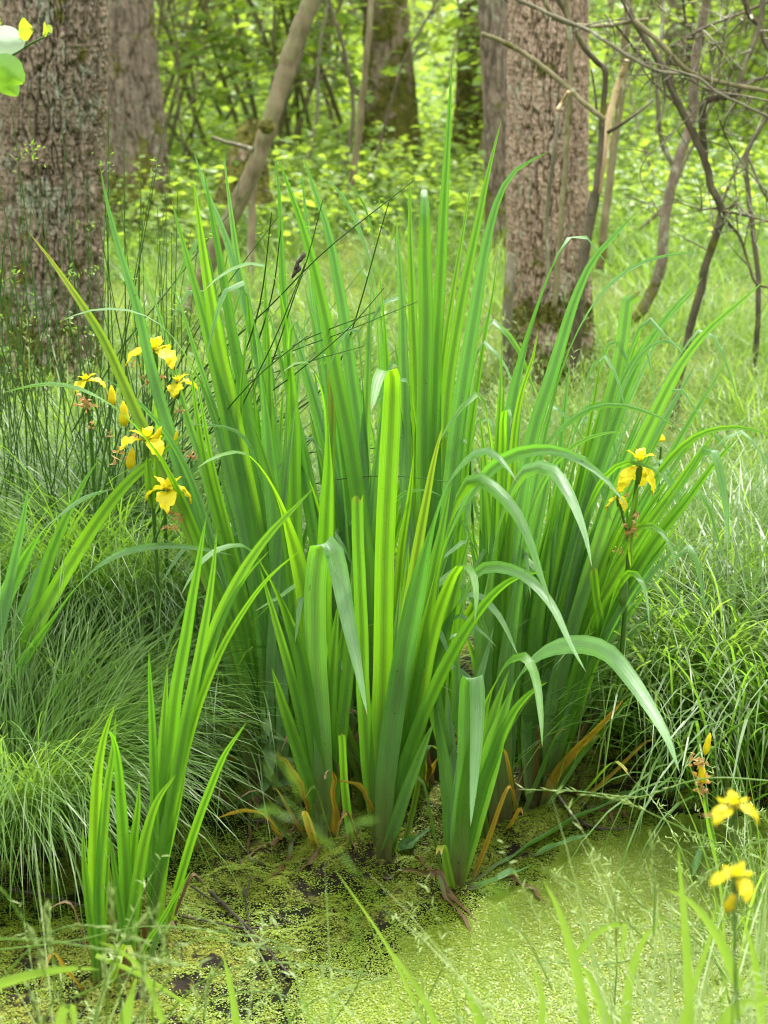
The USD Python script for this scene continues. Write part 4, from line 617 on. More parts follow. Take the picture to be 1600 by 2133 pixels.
for pts, w in [([(965, 1850), (1060, 1790), (1150, 1732), (1225, 1690), (1310, 1660), (1400, 1648), (1500, 1630)], 22), ([(975, 1855), (1040, 1828), (1112, 1800)], 22), ([(1105, 1785), (1160, 1760), (1235, 1738)], 16), ([(1220, 1700), (1290, 1655), (1330, 1650), (1375, 1637)], 14), ([(800, 1790), (850, 1755), (897, 1726)], 24), ([(1500, 1640), (1470, 1740), (1440, 1830)], 20)]:
    loose(fallen, pts, w, [gy_(*p) - .05 * math.sin(3.1 * i / (len(pts) - .5)) for i, p in enumerate(pts)], M['iris'][1], 'leaf', arch=60)
tg = thing('fallen_twigs', 'dark wet twigs lying on the duckweed left of the front plants', 'twigs', G(520, 1950))
for pts, w in [([(410, 1842), (470, 1900), (520, 1950), (570, 2010), (605, 2045)], 8), ([(380, 1945), (450, 1942), (520, 1945), (590, 1935)], 6), ([(500, 1810), (512, 1880), (520, 1940)], 5), ([(512, 1880), (525, 1855)], 4), ([(20, 1870), (110, 1885), (190, 1900), (280, 1905)], 8), ([(400, 1870), (440, 1890), (480, 1895)], 5), ([(470, 1700), (540, 1720), (610, 1718)], 6), ([(840, 1580), (880, 1640), (930, 1690)], 6), ([(560, 1905), (600, 1930), (620, 1950)], 4), ([(1160, 1700), (1230, 1730), (1330, 1735)], 7), ([(620, 1690), (660, 1660), (720, 1650)], 6)]:
    p3 = spline([G(a, b) + [0, 0, max(0, ground_z(*G(a, b)[:2])) + .008] for a, b in pts], 20); obj('twig', tube(p3, size(w, p3[0]) / 2 * np.linspace(1, .5, 20), 7), M['twig'], tg)

# ------------------------------------------------------------------ yellow flowers
fr = np.random.default_rng(3)
def petal(parent, c, az, L, w, th0, th1, m, name='petal', pw=1.0, tw=0.0, n=12):
    s = np.linspace(0, 1, n); th = th0 + (th1 - th0) * s ** pw; st = L / (n - 1)
    r = np.r_[0, np.cumsum(np.sin(th[:-1]) * st)]; z = np.r_[0, np.cumsum(np.cos(th[:-1]) * st)]
    sp = c + np.stack([np.sin(az) * r, np.cos(az) * r, z], 1); sp += fr.normal(0, L * .012, sp.shape)
    ya = az + np.pi / 2 + tw * s; W = np.stack([np.sin(ya), np.cos(ya), 0 * ya], 1)
    wd = w * (.28 + .9 * np.sin(np.pi * np.clip((s - .18) / .82, 0, 1) ** .8)) * (1 - s ** 9) ; v, f, uv = ribbon(sp, W, wd, -.16)
    v += fr.normal(0, w * .05, v.shape)
    return obj(name, (v, f), m, parent)
def flower(parent, px, py, Y, s=1.0, az=0.0, m='petal', n=3, droop=0.0):
    c = P(px, py, Y); k = size(1, c)
    core = obj('flower', tube(spline([c + [0, 0, -.03 * s], c + [0, 0, -.012 * s], c + [0, 0, .004]], 6), np.array([.002, .0035, .0045, .005, .0045, .003]) * s, 8), M['stalk'], parent)
    for i in range(n):
        a = az + i * 2.094 + fr.uniform(-.15, .15)
        petal(core, c, a, .05 * s, .024 * s, .95 + droop, 3.0 + fr.uniform(-.25, .2), M[m], pw=.8, tw=fr.uniform(-.4, .4))
        petal(core, c, a + .1, .032 * s, .012 * s, .35, 1.5 + fr.uniform(-.3, .3), M[m], 'style_arm', tw=fr.uniform(-.3, .3))
        petal(core, c, a + 1.05, .022 * s, .008 * s, .1, .5, M[m], 'standard', tw=fr.uniform(-.5, .5))
def bud(parent, px, py, Y, L, m='petal', name='bud', w=.0065, tilt=0.0):
    c = P(px, py, Y); s = np.linspace(-.5, .5, 14); sp = c + np.stack([s * L * math.sin(tilt), 0 * s, s * L * math.cos(tilt)], 1)
    t = s + .5; obj(name, tube(sp, w * np.sin(np.pi * t ** .75) * (1 + .12 * np.sin(t * 9)) + .0008, 9), M[m], parent)
def wilt(parent, px, py, Y, s=1.0):
    c = P(px, py, Y); parts = []
    for i in range(7):
        L = fr.uniform(.008, .022) * s; n = 8; q = np.linspace(0, 1, n)
        d = unit(np.array([fr.normal(), fr.normal(), fr.normal(-.3, .8)])); e = unit(np.cross(d, fr.normal(size=3)))
        sp = c + fr.normal(0, .006 * s, 3) + d * (q * L)[:, None] + e * (np.sin(q * fr.uniform(2, 5)) * L * .35)[:, None]
        W = np.cross(d, e)[None] + e[None] * np.sin(q * 5 + i)[:, None]; v, f, _ = ribbon(sp, W, .007 * s * np.sin(np.pi * (q * .8 + .2)), .25, 4); parts.append((v, f))
    obj('withered_flower', cat_meshes(parts), M['wilt'], parent)
def flowering(label, pts, Y0, Y1, w=9):
    t = thing('flowering_iris_stem', label, 'flowering iris', P(*pts[0], Y0), 'flowering stems of the yellow iris')
    n = 30; px = spline(np.array(pts, float), n); sp = np.array([P(a, b, Y0 + (Y1 - Y0) * q) for (a, b), q in zip(px, np.linspace(0, 1, n))])
    obj('stem', tube(sp, size(w, sp[0]) / 2 * np.linspace(1.1, .75, n), 8), M['stalk'], t); return t
def side(t, pts, Y, w=6): sp = spline([P(a, b, Y) for a, b in pts], 12); obj('side_stem', tube(sp, size(w, sp[0]) / 2 * np.linspace(1, .8, 12), 7), M['stalk'], t)
def spathe(t, pts, Y, w):
    sp = spline([P(a, b, Y) for a, b in pts], 14); s = np.linspace(0, 1, 14); v, f, uv = ribbon(sp, np.tile([1., .4, 0], (14, 1)), size(w, sp[0]) * np.sin(np.pi * np.clip(s * .9 + .1, 0, 1)) ** .7, .3); obj('spathe', (v, f), M['iris'][2], t, uv=uv, pv={'tone': np.full(len(v), .8)})
t = flowering('iris stem with a yellow flower lifted highest of the left ones', [(350, 1480), (348, 1200), (340, 1000), (330, 860), (322, 765)], 2.62, 2.5)
flower(t, 322, 735, 2.5, 1.12, .3); side(t, [(338, 960), (352, 880), (368, 815)], 2.49); flower(t, 370, 800, 2.49, .8, 1.2, n=2); wilt(t, 312, 790, 2.48, .8); wilt(t, 340, 786, 2.49, .6); wilt(t, 376, 852, 2.47, .5); wilt(t, 282, 756, 2.5, .5); spathe(t, [(336, 930), (330, 860), (324, 790)], 2.49, 16)
t = flowering('iris stem with a drooping three petalled yellow flower nearest the rushes', [(340, 1520), (332, 1300), (322, 1100), (312, 990), (302, 945)], 2.46, 2.36)
flower(t, 304, 920, 2.36, 1.0, 2.4); flower(t, 350, 1026, 2.33, 1.02, 1.05); side(t, [(325, 1120), (342, 1080), (350, 1044)], 2.34); wilt(t, 250, 945, 2.37, .9); wilt(t, 364, 1078, 2.33, .8); wilt(t, 356, 1100, 2.33, .7); wilt(t, 281, 905, 2.37, .55); bud(t, 273, 955, 2.36, .034, tilt=.2); bud(t, 328, 905, 2.36, .028, w=.004, tilt=.5); spathe(t, [(318, 1060), (312, 1010), (306, 950)], 2.35, 20); spathe(t, [(322, 1050), (326, 1000), (324, 950)], 2.36, 18)
t = flowering('iris stem with small yellow flower and buds at the far left', [(210, 1400), (205, 1200), (195, 1000), (186, 870), (180, 815)], 2.72, 2.6)
flower(t, 178, 796, 2.6, .75, 1.5, n=2); wilt(t, 178, 840, 2.6, 1.0); wilt(t, 190, 838, 2.6, .7); wilt(t, 188, 885, 2.6, .5); side(t, [(200, 1080), (232, 960), (252, 890)], 2.55); bud(t, 258, 862, 2.54, .042, w=.0075); side(t, [(200, 1040), (222, 920), (234, 850)], 2.58); bud(t, 233, 824, 2.58, .034, w=.006); wilt(t, 228, 900, 2.58, .4)
t = flowering('small orange withered iris bloom on its stem between the left clump leaves', [(410, 1300), (404, 1100), (398, 960)], 2.45, 2.42, 6); wilt(t, 397, 945, 2.42, .7); bud(t, 366, 915, 2.42, .03, w=.003, tilt=.2)
t = flowering('iris stem with yellow flower hanging at the right side of the clump', [(1285, 1500), (1300, 1300), (1310, 1150), (1322, 1040), (1330, 985)], 2.3, 2.22, 10)
flower(t, 1332, 966, 2.22, .98, 2.2, droop=1.1); flower(t, 1288, 1032, 2.21, .55, 2.6, droop=1.0); side(t, [(1308, 1120), (1296, 1070), (1290, 1045)], 2.21); wilt(t, 1312, 1098, 2.2, .9); wilt(t, 1324, 1070, 2.2, .6); wilt(t, 1306, 1105, 2.2, .7); wilt(t, 1292, 1146, 2.2, .4); wilt(t, 1306, 1030, 2.21, .4); spathe(t, [(1312, 1150), (1318, 1090), (1330, 1010)], 2.2, 18); spathe(t, [(1316, 1180), (1312, 1120), (1306, 1060)], 2.21, 14); bud(t, 1300, 1230, 2.2, .05, 'stalk', 'seed_pod', .006, .05)
t = flowering('withered iris stem by the tip of the long arching leaf at lower right', [(1520, 1880), (1490, 1760), (1472, 1680), (1466, 1640)], 2.1, 1.98, 8)
wilt(t, 1462, 1618, 1.98, .9); wilt(t, 1464, 1640, 1.98, .8); wilt(t, 1452, 1580, 1.98, .7); wilt(t, 1462, 1590, 1.98, .6); bud(t, 1474, 1550, 1.98, .032, w=.004, tilt=.15); bud(t, 1463, 1612, 1.98, .03, w=.005, tilt=-.1)
spathe(t, [(1500, 1820), (1482, 1730), (1466, 1650)], 1.98, 16)
t = flowering('blurred iris stem with pale yellow flower at the lower right edge', [(1545, 2250), (1530, 1960), (1528, 1800), (1530, 1720)], 1.06, 1.1, 5); flower(t, 1530, 1684, 1.1, .5, 1.9); wilt(t, 1500, 1700, 1.1, .4)
t = flowering('lowest blurred iris stem whose yellow flower shows through the grass', [(1520, 2330), (1528, 2080), (1534, 1930), (1532, 1865)], 1.0, 1.03, 4); flower(t, 1534, 1832, 1.03, .46, .7); bud(t, 1522, 1880, 1.03, .016, w=.003, tilt=.3)
t = flowering('iris stem with one small yellow bud behind the right leaves', [(1365, 1150), (1372, 1020), (1377, 930)], 2.7, 2.68, 6); bud(t, 1377, 912, 2.68, .014, w=.007)
t = flowering('small orange bloom far inside the clump behind the tallest leaf', [(985, 1100), (978, 950), (973, 835)], 2.7, 2.66, 6); wilt(t, 973, 816, 2.66, .8)

# ------------------------------------------------------------------ rushes and sedges
rr = np.random.default_rng(12)
rush = thing('rush_clump', 'tall clump of dark thin rushes before the thick left trunk', 'rushes', G(210, 1290))
def stems(name, pxs, Ys, w, m, parent):
    out = []
    for pts, (ya, yb) in zip(pxs, Ys):
        n = 16; px = spline(np.array(pts, float), n); sp = np.array([P(a, b, y) for (a, b), y in zip(px, np.linspace(ya, yb, n))]); out.append(tube(sp, size(w * rr.uniform(.75, 1.15), sp[0]) / 2 * np.linspace(1, .35, n), 5, cap=False))
    return out
hand = [[(380, 1130), (410, 1090), (500, 1062), (640, 1012), (750, 993), (850, 993), (932, 1004)], [(330, 1020), (400, 1000), (500, 978), (600, 950), (700, 937), (800, 934), (942, 940)], [(150, 900), (250, 730), (350, 605), (450, 478), (547, 366)], [(300, 900), (450, 742), (560, 640), (680, 520), (862, 376)], [(480, 1000), (515, 890), (565, 760), (612, 620), (640, 540), (672, 418)],
    [(350, 900), (460, 806), (600, 735), (720, 690), (870, 628)], [(300, 1000), (470, 880), (600, 790), (720, 690), (800, 600)], [(420, 990), (560, 890), (700, 770), (812, 415)], [(460, 1010), (480, 830), (540, 640), (566, 442)], [(470, 900), (560, 640), (585, 480)], [(340, 820), (440, 640), (580, 450)],
    [(280, 1150), (400, 950), (520, 800), (640, 700)], [(150, 1100), (230, 850), (280, 600), (345, 250)], [(230, 1200), (228, 900), (225, 600), (226, 230)], [(120, 1200), (90, 800), (60, 500), (22, 215)], [(150, 1200), (130, 800), (95, 500), (56, 205)], [(190, 1180), (170, 800), (150, 520), (130, 270)], [(260, 1200), (262, 800), (260, 500), (258, 260)], [(60, 1150), (50, 800), (20, 500), (-20, 300)], [(320, 1150), (355, 800), (365, 600), (370, 400)], [(300, 1180), (300, 800), (290, 600), (300, 420)],
    [(420, 800), (520, 770), (640, 705), (780, 650)], [(500, 800), (620, 760), (760, 720)], [(230, 1400), (330, 1230), (420, 1090), (480, 900), (575, 700), (636, 548)]]
for a, pts in zip(stems('stem', hand, [(2.75, 2.2 + .25 * rr.random()) if p[-1][0] > 560 else (2.9, 2.9) for p in hand], 4.6, 'rush', rush), hand): obj('stem', a, M['rush'], rush)
bl = []; N = 140
for _ in range(N):
    bx, by = rr.uniform(-60, 400), rr.uniform(1180, 1330); tx = bx + rr.normal(-20, 110); ty = rr.uniform(330, 900); bl.append([(bx, by), ((bx * .6 + tx * .4) + rr.normal(0, 6), by * .55 + ty * .45), (tx, ty)])
for _ in range(55):
    bx, by = rr.uniform(120, 420), rr.uniform(1150, 1320); L = rr.uniform(500, 800); an = math.radians(rr.uniform(25, 65)); tx, ty = bx + L * math.cos(an), by - L * math.sin(an); bl.append([(bx, by), (bx * .5 + tx * .5 - 15, by * .5 + ty * .5 - 10), (tx, ty)])
sm_ = stems('stem', bl, [(Y, Y + rr.normal(0, .12)) for Y in rr.uniform(2.8, 3.25, len(bl))], 3.7, 'rush', rush)
tag(obj('stems', cat_meshes(sm_), M['rush'], rush), kind='stuff')
sf = []
for k, pts in enumerate(hand + bl[:60]):                 # little tufts of brown flowers at the side of the stems
    px = spline(np.array(pts, float), 10); i = rr.integers(6, 9); Y = 2.55 if k < len(hand) else 3.0; c = P(px[i][0], px[i][1], Y)
    for _ in range(14):
        d = rr.normal(size=3) * .008; L = rr.uniform(.003, .006); e = unit(rr.normal(size=3)); g = unit(np.cross(e, rr.normal(size=3))); sf.append((np.array([c + d - e * L, c + d + g * L * .4, c + d + e * L, c + d - g * L * .4]), np.array([[0, 1, 2, 3]])))
tag(obj('flower_tufts', cat_meshes(sf), M['sedge'], rush, smooth=False), kind='stuff')
bug = thing('caterpillar_case', 'small dark brown papery bundle stuck on a slanting rush stem', 'plant debris', P(625, 540, 2.3)); bp_ = []
for q in range(6): bp_.append(tube(spline([P(632 - 3 * q, 522 + 7 * q, 2.3), P(628 - 3 * q + rr.normal(0, 4), 532 + 7 * q, 2.29), P(618 - 2 * q, 545 + 7 * q, 2.3)], 6), np.array([.0006, .002, .003, .0026, .002, .0006]), 6))
obj('scales', cat_meshes(bp_), M['twig'], bug)

def tussock(name, label, cx, cy, n, R, Lr, wr, m, droop=(1.2, 2.4), lean=(.1, .7), seg=9, yaw=.5, seed=0, zoff=0.0, center=None, parts=True):
    g = np.random.default_rng(seed); c = G(cx, cy) if center is None else np.array(center, float); c[2] = ground_z(c[0], c[1]); a, r = g.uniform(0, 6.283, n), R * np.sqrt(g.random(n))
    b = np.stack([c[0] + r * np.cos(a), c[1] + r * np.sin(a), np.full(n, c[2] + zoff)], 1)
    az = np.pi / 2 - a + g.normal(0, .7, n); v, f, sp = blades(b, az, g.uniform(*Lr, n), g.uniform(*lean, n), g.uniform(*droop, n), g.uniform(*wr, n), g, seg, yaw)
    t = thing(name, label, 'grass tussock', c); q = obj('blades', (v, f), M[m], t, smooth=False); tag(q, kind='stuff'); return t
tussock('sedge_tussock', 'mound of fine yellow green sedge at the lower left edge', 50, 1760, 2300, .13, (.2, .44), (.0012, .0036), 'sedge', (1.3, 2.6), (.15, .8), 10, seed=1, zoff=.03)
tussock('sedge_tussock', 'second fine dark sedge mound behind the left foreground iris', 200, 1560, 1000, .12, (.2, .38), (.0014, .0034), 'deep', (1.2, 2.5), (.15, .9), 9, seed=2, zoff=.02)
tussock('sedge_tussock', 'dark fine grass tussock hanging below the rushes', 280, 1400, 2400, .18, (.3, .6), (.0016, .003), 'deep', (1.3, 2.5), (.1, .8), 9, seed=3, zoff=.06)
tussock('sedge_tussock', 'dark grass at the left edge under the rush stems', 60, 1400, 1600, .2, (.3, .55), (.002, .0035), 'deep', (1.1, 2.4), (.1, .7), 9, seed=4, zoff=.03)
for k, (cx, cy, n, m, w, lab) in enumerate([(1330, 1520, 420, 'grass', .0055, 'dark arching grass tussock close behind the dead leaves on the right'), (1480, 1480, 520, 'grass', .005, 'green grass tussock right of the clump under the hanging leaf'), (1610, 1570, 420, 'deep', .006, 'broad bladed grass tussock at the right edge above the pond'), (1420, 1380, 620, 'sedge', .003, 'thin pale grass tussock right of the flowering stem'), (1580, 1350, 620, 'sedge', .003, 'fine light grass tussock at the right edge'), (1250, 1440, 300, 'grass', .005, 'shaded grass tussock between the iris and the right bank'), (1530, 1650, 260, 'deep', .005, 'low dark grass tussock on the right rim of the pond'), (430, 1560, 260, 'deep', .003, 'low shaded grass tuft left of the iris feet')]):
    tussock('grass_tussock', lab, cx, cy, n, .13, (.28, .52), (w * .6, w * 1.2), m, (1.0, 2.5), (.1, .8), 8, seed=20 + k)

# ------------------------------------------------------------------ broad-leaved weeds
def leafcards(pos, d, nrm, L, wr=.3):
    s = unit(np.cross(d, nrm)); nrm = unit(np.cross(s, d)); L = L[:, None]
    v = np.stack([pos, pos + d * L * .42 + s * L * wr + nrm * L * .07, pos + d * L * .45, pos + d * L * .42 - s * L * wr + nrm * L * .07, pos + d * L * .97 - nrm * L * .12, pos + d * L * .75 + s * L * wr * .6 + nrm * L * .0, pos + d * L * .75 - s * L * wr * .6], 1)
    b = np.arange(len(pos))[:, None] * 7; tri = [(0, 2, 1), (0, 3, 2), (2, 5, 1), (2, 3, 6), (2, 4, 5), (2, 6, 4)]
    return v.reshape(-1, 3), np.concatenate([b + np.array([t]) for t in tri])
def weed(label, px, py, h, seed, nl=5, Ll=.05, wr=.2):
    g = np.random.default_rng(seed); b = G(px, py); b[2] = ground_z(b[0], b[1]); t = thing('leafy_weed', label, 'weed', b)
    top = b + [g.normal(0, .04), g.normal(0, .03), h]; sp = spline([b, (b + top) / 2 + g.normal(0, .01, 3), top], 14); obj('stem', tube(sp, .0016 * np.linspace(1.2, .7, 14), 6), M['weed'], t)
    for k in range(nl):
        q = sp[int(3 + k * 10 / nl)]; a = k * 1.57 + g.uniform(-.3, .3)
        for sgn in (0, math.pi):
            d = unit(np.array([math.cos(a + sgn), math.sin(a + sgn), g.uniform(-.3, .5)])); n = 9; s = np.linspace(0, 1, n); L = Ll * g.uniform(.7, 1.2) * (1 - .4 * k / nl)
            ls = q + d * (s * L)[:, None] + np.array([0, 0, -1])[None] * (s ** 2 * L * .35)[:, None]; W = np.tile(np.cross(d, [0, 0, 1.]), (n, 1)); v, f, uv = ribbon(ls, W, L * wr * 2 * np.sin(np.pi * (s * .93 + .07)) ** .8 * (1 - .3 * s), .12); obj('leaf', (v, f), M['weed'], t)
for k, (px, py, h, nl, Ll, lab) in enumerate([(455, 1640, .26, 6, .075, 'leafy weed with long leaves left of the back left iris'), (480, 1660, .2, 5, .07, 'leafy weed in front of the back left iris foot'), (545, 1700, .2, 6, .06, 'leafy weed beside the yellow arched leaf'), (700, 1600, .2, 6, .045, 'leafy weed seen between front left and front centre iris'), (725, 1620, .26, 7, .04, 'slender leafy weed left of the broad bright leaf'), (920, 1560, .2, 6, .045, 'pale leafy weed in the gap left of the lowest iris'), (430, 1600, .22, 5, .06, 'drooping leafy weed between tall foreground iris and clump'), (1075, 1560, .2, 5, .04, 'small leafy weed behind the lowest iris')]):
    weed(lab, px, py, h, 40 + k, nl, Ll)

# sprig of big leaves at the upper left
sg = thing('leaf_sprig', 'sprig of large bright leaves hanging in at the upper left corner', 'leafy twig', P(-40, 150, 2.0))
sp = spline([P(-80, 170, 2.05), P(-20, 145, 2.0), (P(30, 112, 2.0)), P(62, 92, 2.0), P(102, 72, 1.98)], 20); obj('twig', tube(sp, size(6, sp[0]) / 2 * np.linspace(1.3, .7, 20), 7), M['stalk'], sg)
M['big'] = leafmat('sprig_leaf', (0.1, 0.22, 0.03), (0.15, 0.28, 0.05), (0.3, 0.58, 0.03), (0.42, 0.66, 0.05), trans=.5, rough=.35); M['young'] = leafmat('young_leaf', (0.24, 0.33, 0.03), (0.3, 0.38, 0.05), (0.46, 0.62, 0.03), (0.55, 0.68, 0.05), trans=.5)
def bigleaf(a, b, Y, w, m, tilt, vee=.15):
    n = 14; s = np.linspace(0, 1, n); A, B = P(*a, Y), P(*b, Y - .01); q = A + (B - A) * s[:, None]; q[:, 2] += .008 * np.sin(np.pi * s); d = unit(B - A); side_ = np.cross(d, unit(np.array([0, -math.cos(tilt), math.sin(tilt)])))
    v, f, uv = ribbon(q, np.tile(side_, (n, 1)), size(w, A) * np.maximum(np.sin(np.pi * (s * .94 + .05)), 0) ** .62, vee, 7); v += (meshkit.fbm(v * 60, 2, 4) - .5)[:, None] * .006; obj('leaf', (v, f), M[m], sg)
M['glare'] = leafmat('sprig_leaf_glare', (0.42, 0.52, 0.4), (0.5, 0.6, 0.46), (0.4, 0.55, 0.3), (0.45, 0.6, 0.35), trans=.3, rough=.3); bigleaf((50, 90), (-45, 108), 2.0, 66, 'glare', .35); bigleaf((48, 86), (62, 54), 2.0, 34, 'young', .3); bigleaf((-30, 150), (50, 172), 1.98, 70, 'big', .2); bigleaf((92, 78), (108, 68), 1.97, 16, 'young', .4); bigleaf((88, 74), (100, 62), 1.98, 12, 'young', .2); bigleaf((-20, 165), (36, 200), 2.0, 50, 'big', .4)  # white glare on the first leaf is painted into its pale colour

# ------------------------------------------------------------------ meadow grass, undergrowth, shrubs
mr = np.random.default_rng(77)
def tuft(n, R, Lr, wr, lean, droop, seg, seed):
    g = np.random.default_rng(seed); a, r = g.uniform(0, 6.283, n), R * np.sqrt(g.random(n)); b = np.stack([r * np.cos(a), r * np.sin(a), np.full(n, -.03)], 1)
    v, f, sp = blades(b, g.uniform(0, 6.283, n), g.uniform(*Lr, n), g.uniform(*lean, n), g.uniform(*droop, n), g.uniform(*wr, n), g, seg, .6); return v, f, sp, g
def seeded(n, R, Lr, seed):
    """Flowering stalks: thin culms with small spikelets standing off their upper part."""
    v, f, sp, g = tuft(n, R, Lr, (.0009, .0014), (.02, .35), (.3, 1.3), 7, seed); K = 16; i = g.integers(0, n, n * K); q = g.uniform(.62, 1, n * K) * 6.999; j = q.astype(int); t = (q - j)[:, None]
    b = sp[i, j] * (1 - t) + sp[i, j + 1] * t; w, h, _ = blades(b, g.uniform(0, 6.283, n * K), g.uniform(.008, .022, n * K), g.uniform(.2, 1.2, n * K), g.uniform(.2, 1., n * K), g.uniform(.0018, .003, n * K), g, 2)
    return cat_meshes([(v, f), (w, h)])
def patch(seed, half, n, hs=1.0):
    """A square of meadow: many tufts of broad and fine blades; returns the grass and the flowering stalks apart."""
    g = np.random.default_rng(seed); out = [[], [], []]
    for _ in range(n):
        p = np.array([*g.uniform(-half, half, 2), 0]); u = g.random(); sd_ = int(g.integers(1e6)); c, si = math.cos(u * 40), math.sin(u * 40)
        if u < .5: q = tuft(34, .08, (.18 * hs, .46 * hs), (.0028, .0058), (.05, .6), (.5, 2.3), 5, sd_)[:2]; k = 0
        elif u < .88: q = tuft(44, .1, (.2 * hs, .44 * hs), (.0014, .003), (.05, .7), (.6, 2.4), 5, sd_)[:2]; k = 1
        else: q = seeded(7, .1, (.4 * hs, .62 * hs), sd_); k = 2
        out[k].append((q[0] + p, q[1]))
    return [cat_meshes(o) if o else None for o in out]
for bname, lab, y0, y1, half, n, hs, kn_ in [('meadow_grass', 'bright green meadow grass close behind the iris clump and on the right bank', 2.5, 3.5, .2, 15, .95, 6), ('meadow_grass', 'shorter meadow grass round the foot of the pink brown trunk', 3.5, 5.2, .22, 20, .68, 4), ('meadow_grass', 'blurred meadow grass between the tree trunks', 5.2, 10.5, .34, 28, .85, 4), ('meadow_grass', 'soft green grass far back on the wood floor', 10.5, 34, .8, 50, .9, 3)]:
    kinds, number = [], []
    for k in range(kn_):
        for o, m in zip(patch(900 + k + int(y0 * 10), half, n, hs), ('grass', 'sedge', 'pale')):
            if o is not None: kinds.append((*o, M[m])); number.append(k)
    gx_, gy2 = np.meshgrid(np.arange(-14, 14, 2 * half), np.arange(y0 + half, y1 + half, 2 * half)); x, y = gx_.ravel() + mr.uniform(-.3, .3, gx_.size) * half, gy2.ravel() + mr.uniform(-.3, .3, gx_.size) * half
    k = (np.abs(x) < .33 * y + .6) & (sdist(x, y, MUD) < -.14) & ~((np.abs(x) < .3) & (y < 2.8)) & ~((x < .05) & (y < 2.75)); x, y = x[k], y[k]; pk = mr.integers(0, kn_, len(x)); rz = mr.uniform(0, 6.283, len(x)); sc = mr.uniform(.8, 1.1, len(x)); hh = height(x, y) - .005
    I = np.concatenate([np.stack([np.where(pk == number[j])[0], np.full((pk == number[j]).sum(), j)], 1) for j in range(len(kinds))])
    instancer(bname, kinds, np.stack([x, y, hh], 1)[I[:, 0]], rz[I[:, 0]], sc[I[:, 0]], I[:, 1], lab, 'grass')
def shoot(n, hgt, Ll, seed, spread=.18):
    g = np.random.default_rng(seed); parts = []; pos = []; dd = []
    for _ in range(n):
        b = np.array([g.normal(0, spread), g.normal(0, spread), 0]); tp = b + [g.normal(0, .12), g.normal(0, .12), hgt * g.uniform(.5, 1.1)]; s = spline([b, (b + tp) / 2 + g.normal(0, .03, 3), tp], 8); parts.append(tube(s, np.linspace(.004, .0015, 8), 4, cap=False))
        m = g.integers(14, 22); q = s[(g.uniform(.25, 1, m) ** .8 * 7).astype(int)]; a = g.uniform(0, 6.283, m); d = np.stack([np.cos(a), np.sin(a), g.uniform(-.35, .35, m)], 1); pos.append(q + d * g.uniform(.0, .07, (m, 1))); dd.append(unit(d))
    pos, dd = np.vstack(pos), np.vstack(dd); nr = unit(np.array([0, 0, 1.]) + g.normal(0, .45, dd.shape)); v, f = leafcards(pos, dd, nr, g.uniform(.6, 1.2, len(pos)) * Ll); return v, f, parts
kinds = [(*shoot(17, .42, .045, 300 + k, .32)[:2], M['shrub']) for k in range(4)]
N = 1100; y = 6.6 * 6.2 ** mr.random(N); x = mr.uniform(-1, 1, N) * (.33 * y + .5); k = (fb(x, y, .9, 3, 71) > .55 - .014 * y) & (mr.random(N) < .35 + .12 * (y - 6)); x, y = x[k], y[k]; n = len(x)
instancer('undergrowth', kinds, np.stack([x, y, height(x, y)], 1), mr.uniform(0, 6.283, n), mr.uniform(.6, 1.2, n) * (.8 + y * .03), mr.integers(0, 4, n), 'low leafy green undergrowth blurred in the background', 'undergrowth')
cls = UsdGeom.Scope.Define(stage, '/World/Looks/kinds')
def shrub_parts(seed):
    g = np.random.default_rng(seed); st_, pos, dd = [], [], []
    for _ in range(7):
        a = g.uniform(0, 6.283); b = np.array([g.normal(0, .12), g.normal(0, .12), -.05]); L = g.uniform(1.4, 2.4); tp = b + [math.cos(a) * L * .45, math.sin(a) * L * .45, L]; s = spline([b, b * .5 + tp * .5 + g.normal(0, .1, 3), tp], 16); st_.append(tube(s, np.linspace(.013, .004, 16), 6))
        for _ in range(12):
            i = g.integers(4, 16); a2 = g.uniform(0, 6.283); l2 = g.uniform(.25, .7); e = s[i] + [math.cos(a2) * l2, math.sin(a2) * l2, g.uniform(-.15, .25)]; r = spline([s[i], (s[i] + e) / 2 + [0, 0, .05], e], 8); st_.append(tube(r, np.linspace(.004, .0015, 8), 4, cap=False))
            m = g.integers(12, 22); q = r[g.integers(1, 8, m)] + g.normal(0, .03, (m, 3)); a3 = a2 + g.normal(0, .9, m); pos.append(q); dd.append(unit(np.stack([np.cos(a3), np.sin(a3), g.uniform(-.4, .25, m)], 1)))
    pos, dd = np.vstack(pos), np.vstack(dd); nr = unit(np.array([0, 0, 1.]) + g.normal(0, .4, dd.shape)); return cat_meshes(st_), leafcards(pos, dd, nr, g.uniform(.05, .085, len(pos)))
first = {}
def shrub(kind, x, y, rz, sc, label, group):
    t = UsdGeom.Xform.Define(stage, path('leafy_shrub')); t.AddTranslateOp().Set((x, y, ground_z(x, y))); t.AddRotateZOp().Set(rz); t.AddScaleOp().Set((sc,) * 3); tag(t, label, 'shrub', group)
    if kind not in first:
        a, b = shrub_parts(500 + kind); LOC[str(t.GetPath())] = np.zeros(3); obj('stems', a, M['bark_olive'], t, smooth=False); obj('foliage', b, M['shrub'], t, smooth=False); first[kind] = t.GetPath()
    else:
        t.GetPrim().GetReferences().AddInternalReference(first[kind]); t.GetPrim().SetInstanceable(True)
SH = 'leafy shrubs blurred in the green background'
for k in range(64):
    y = 8.2 * 4.2 ** ((k + mr.random()) / 64); x = mr.uniform(-1, 1) * (.3 * y + .4)
    shrub(k % 4, x, y, mr.uniform(0, 360), mr.uniform(.7, 1.15) * (1 + y * .012), 'bright leafy shrub blurred in the green background', SH)

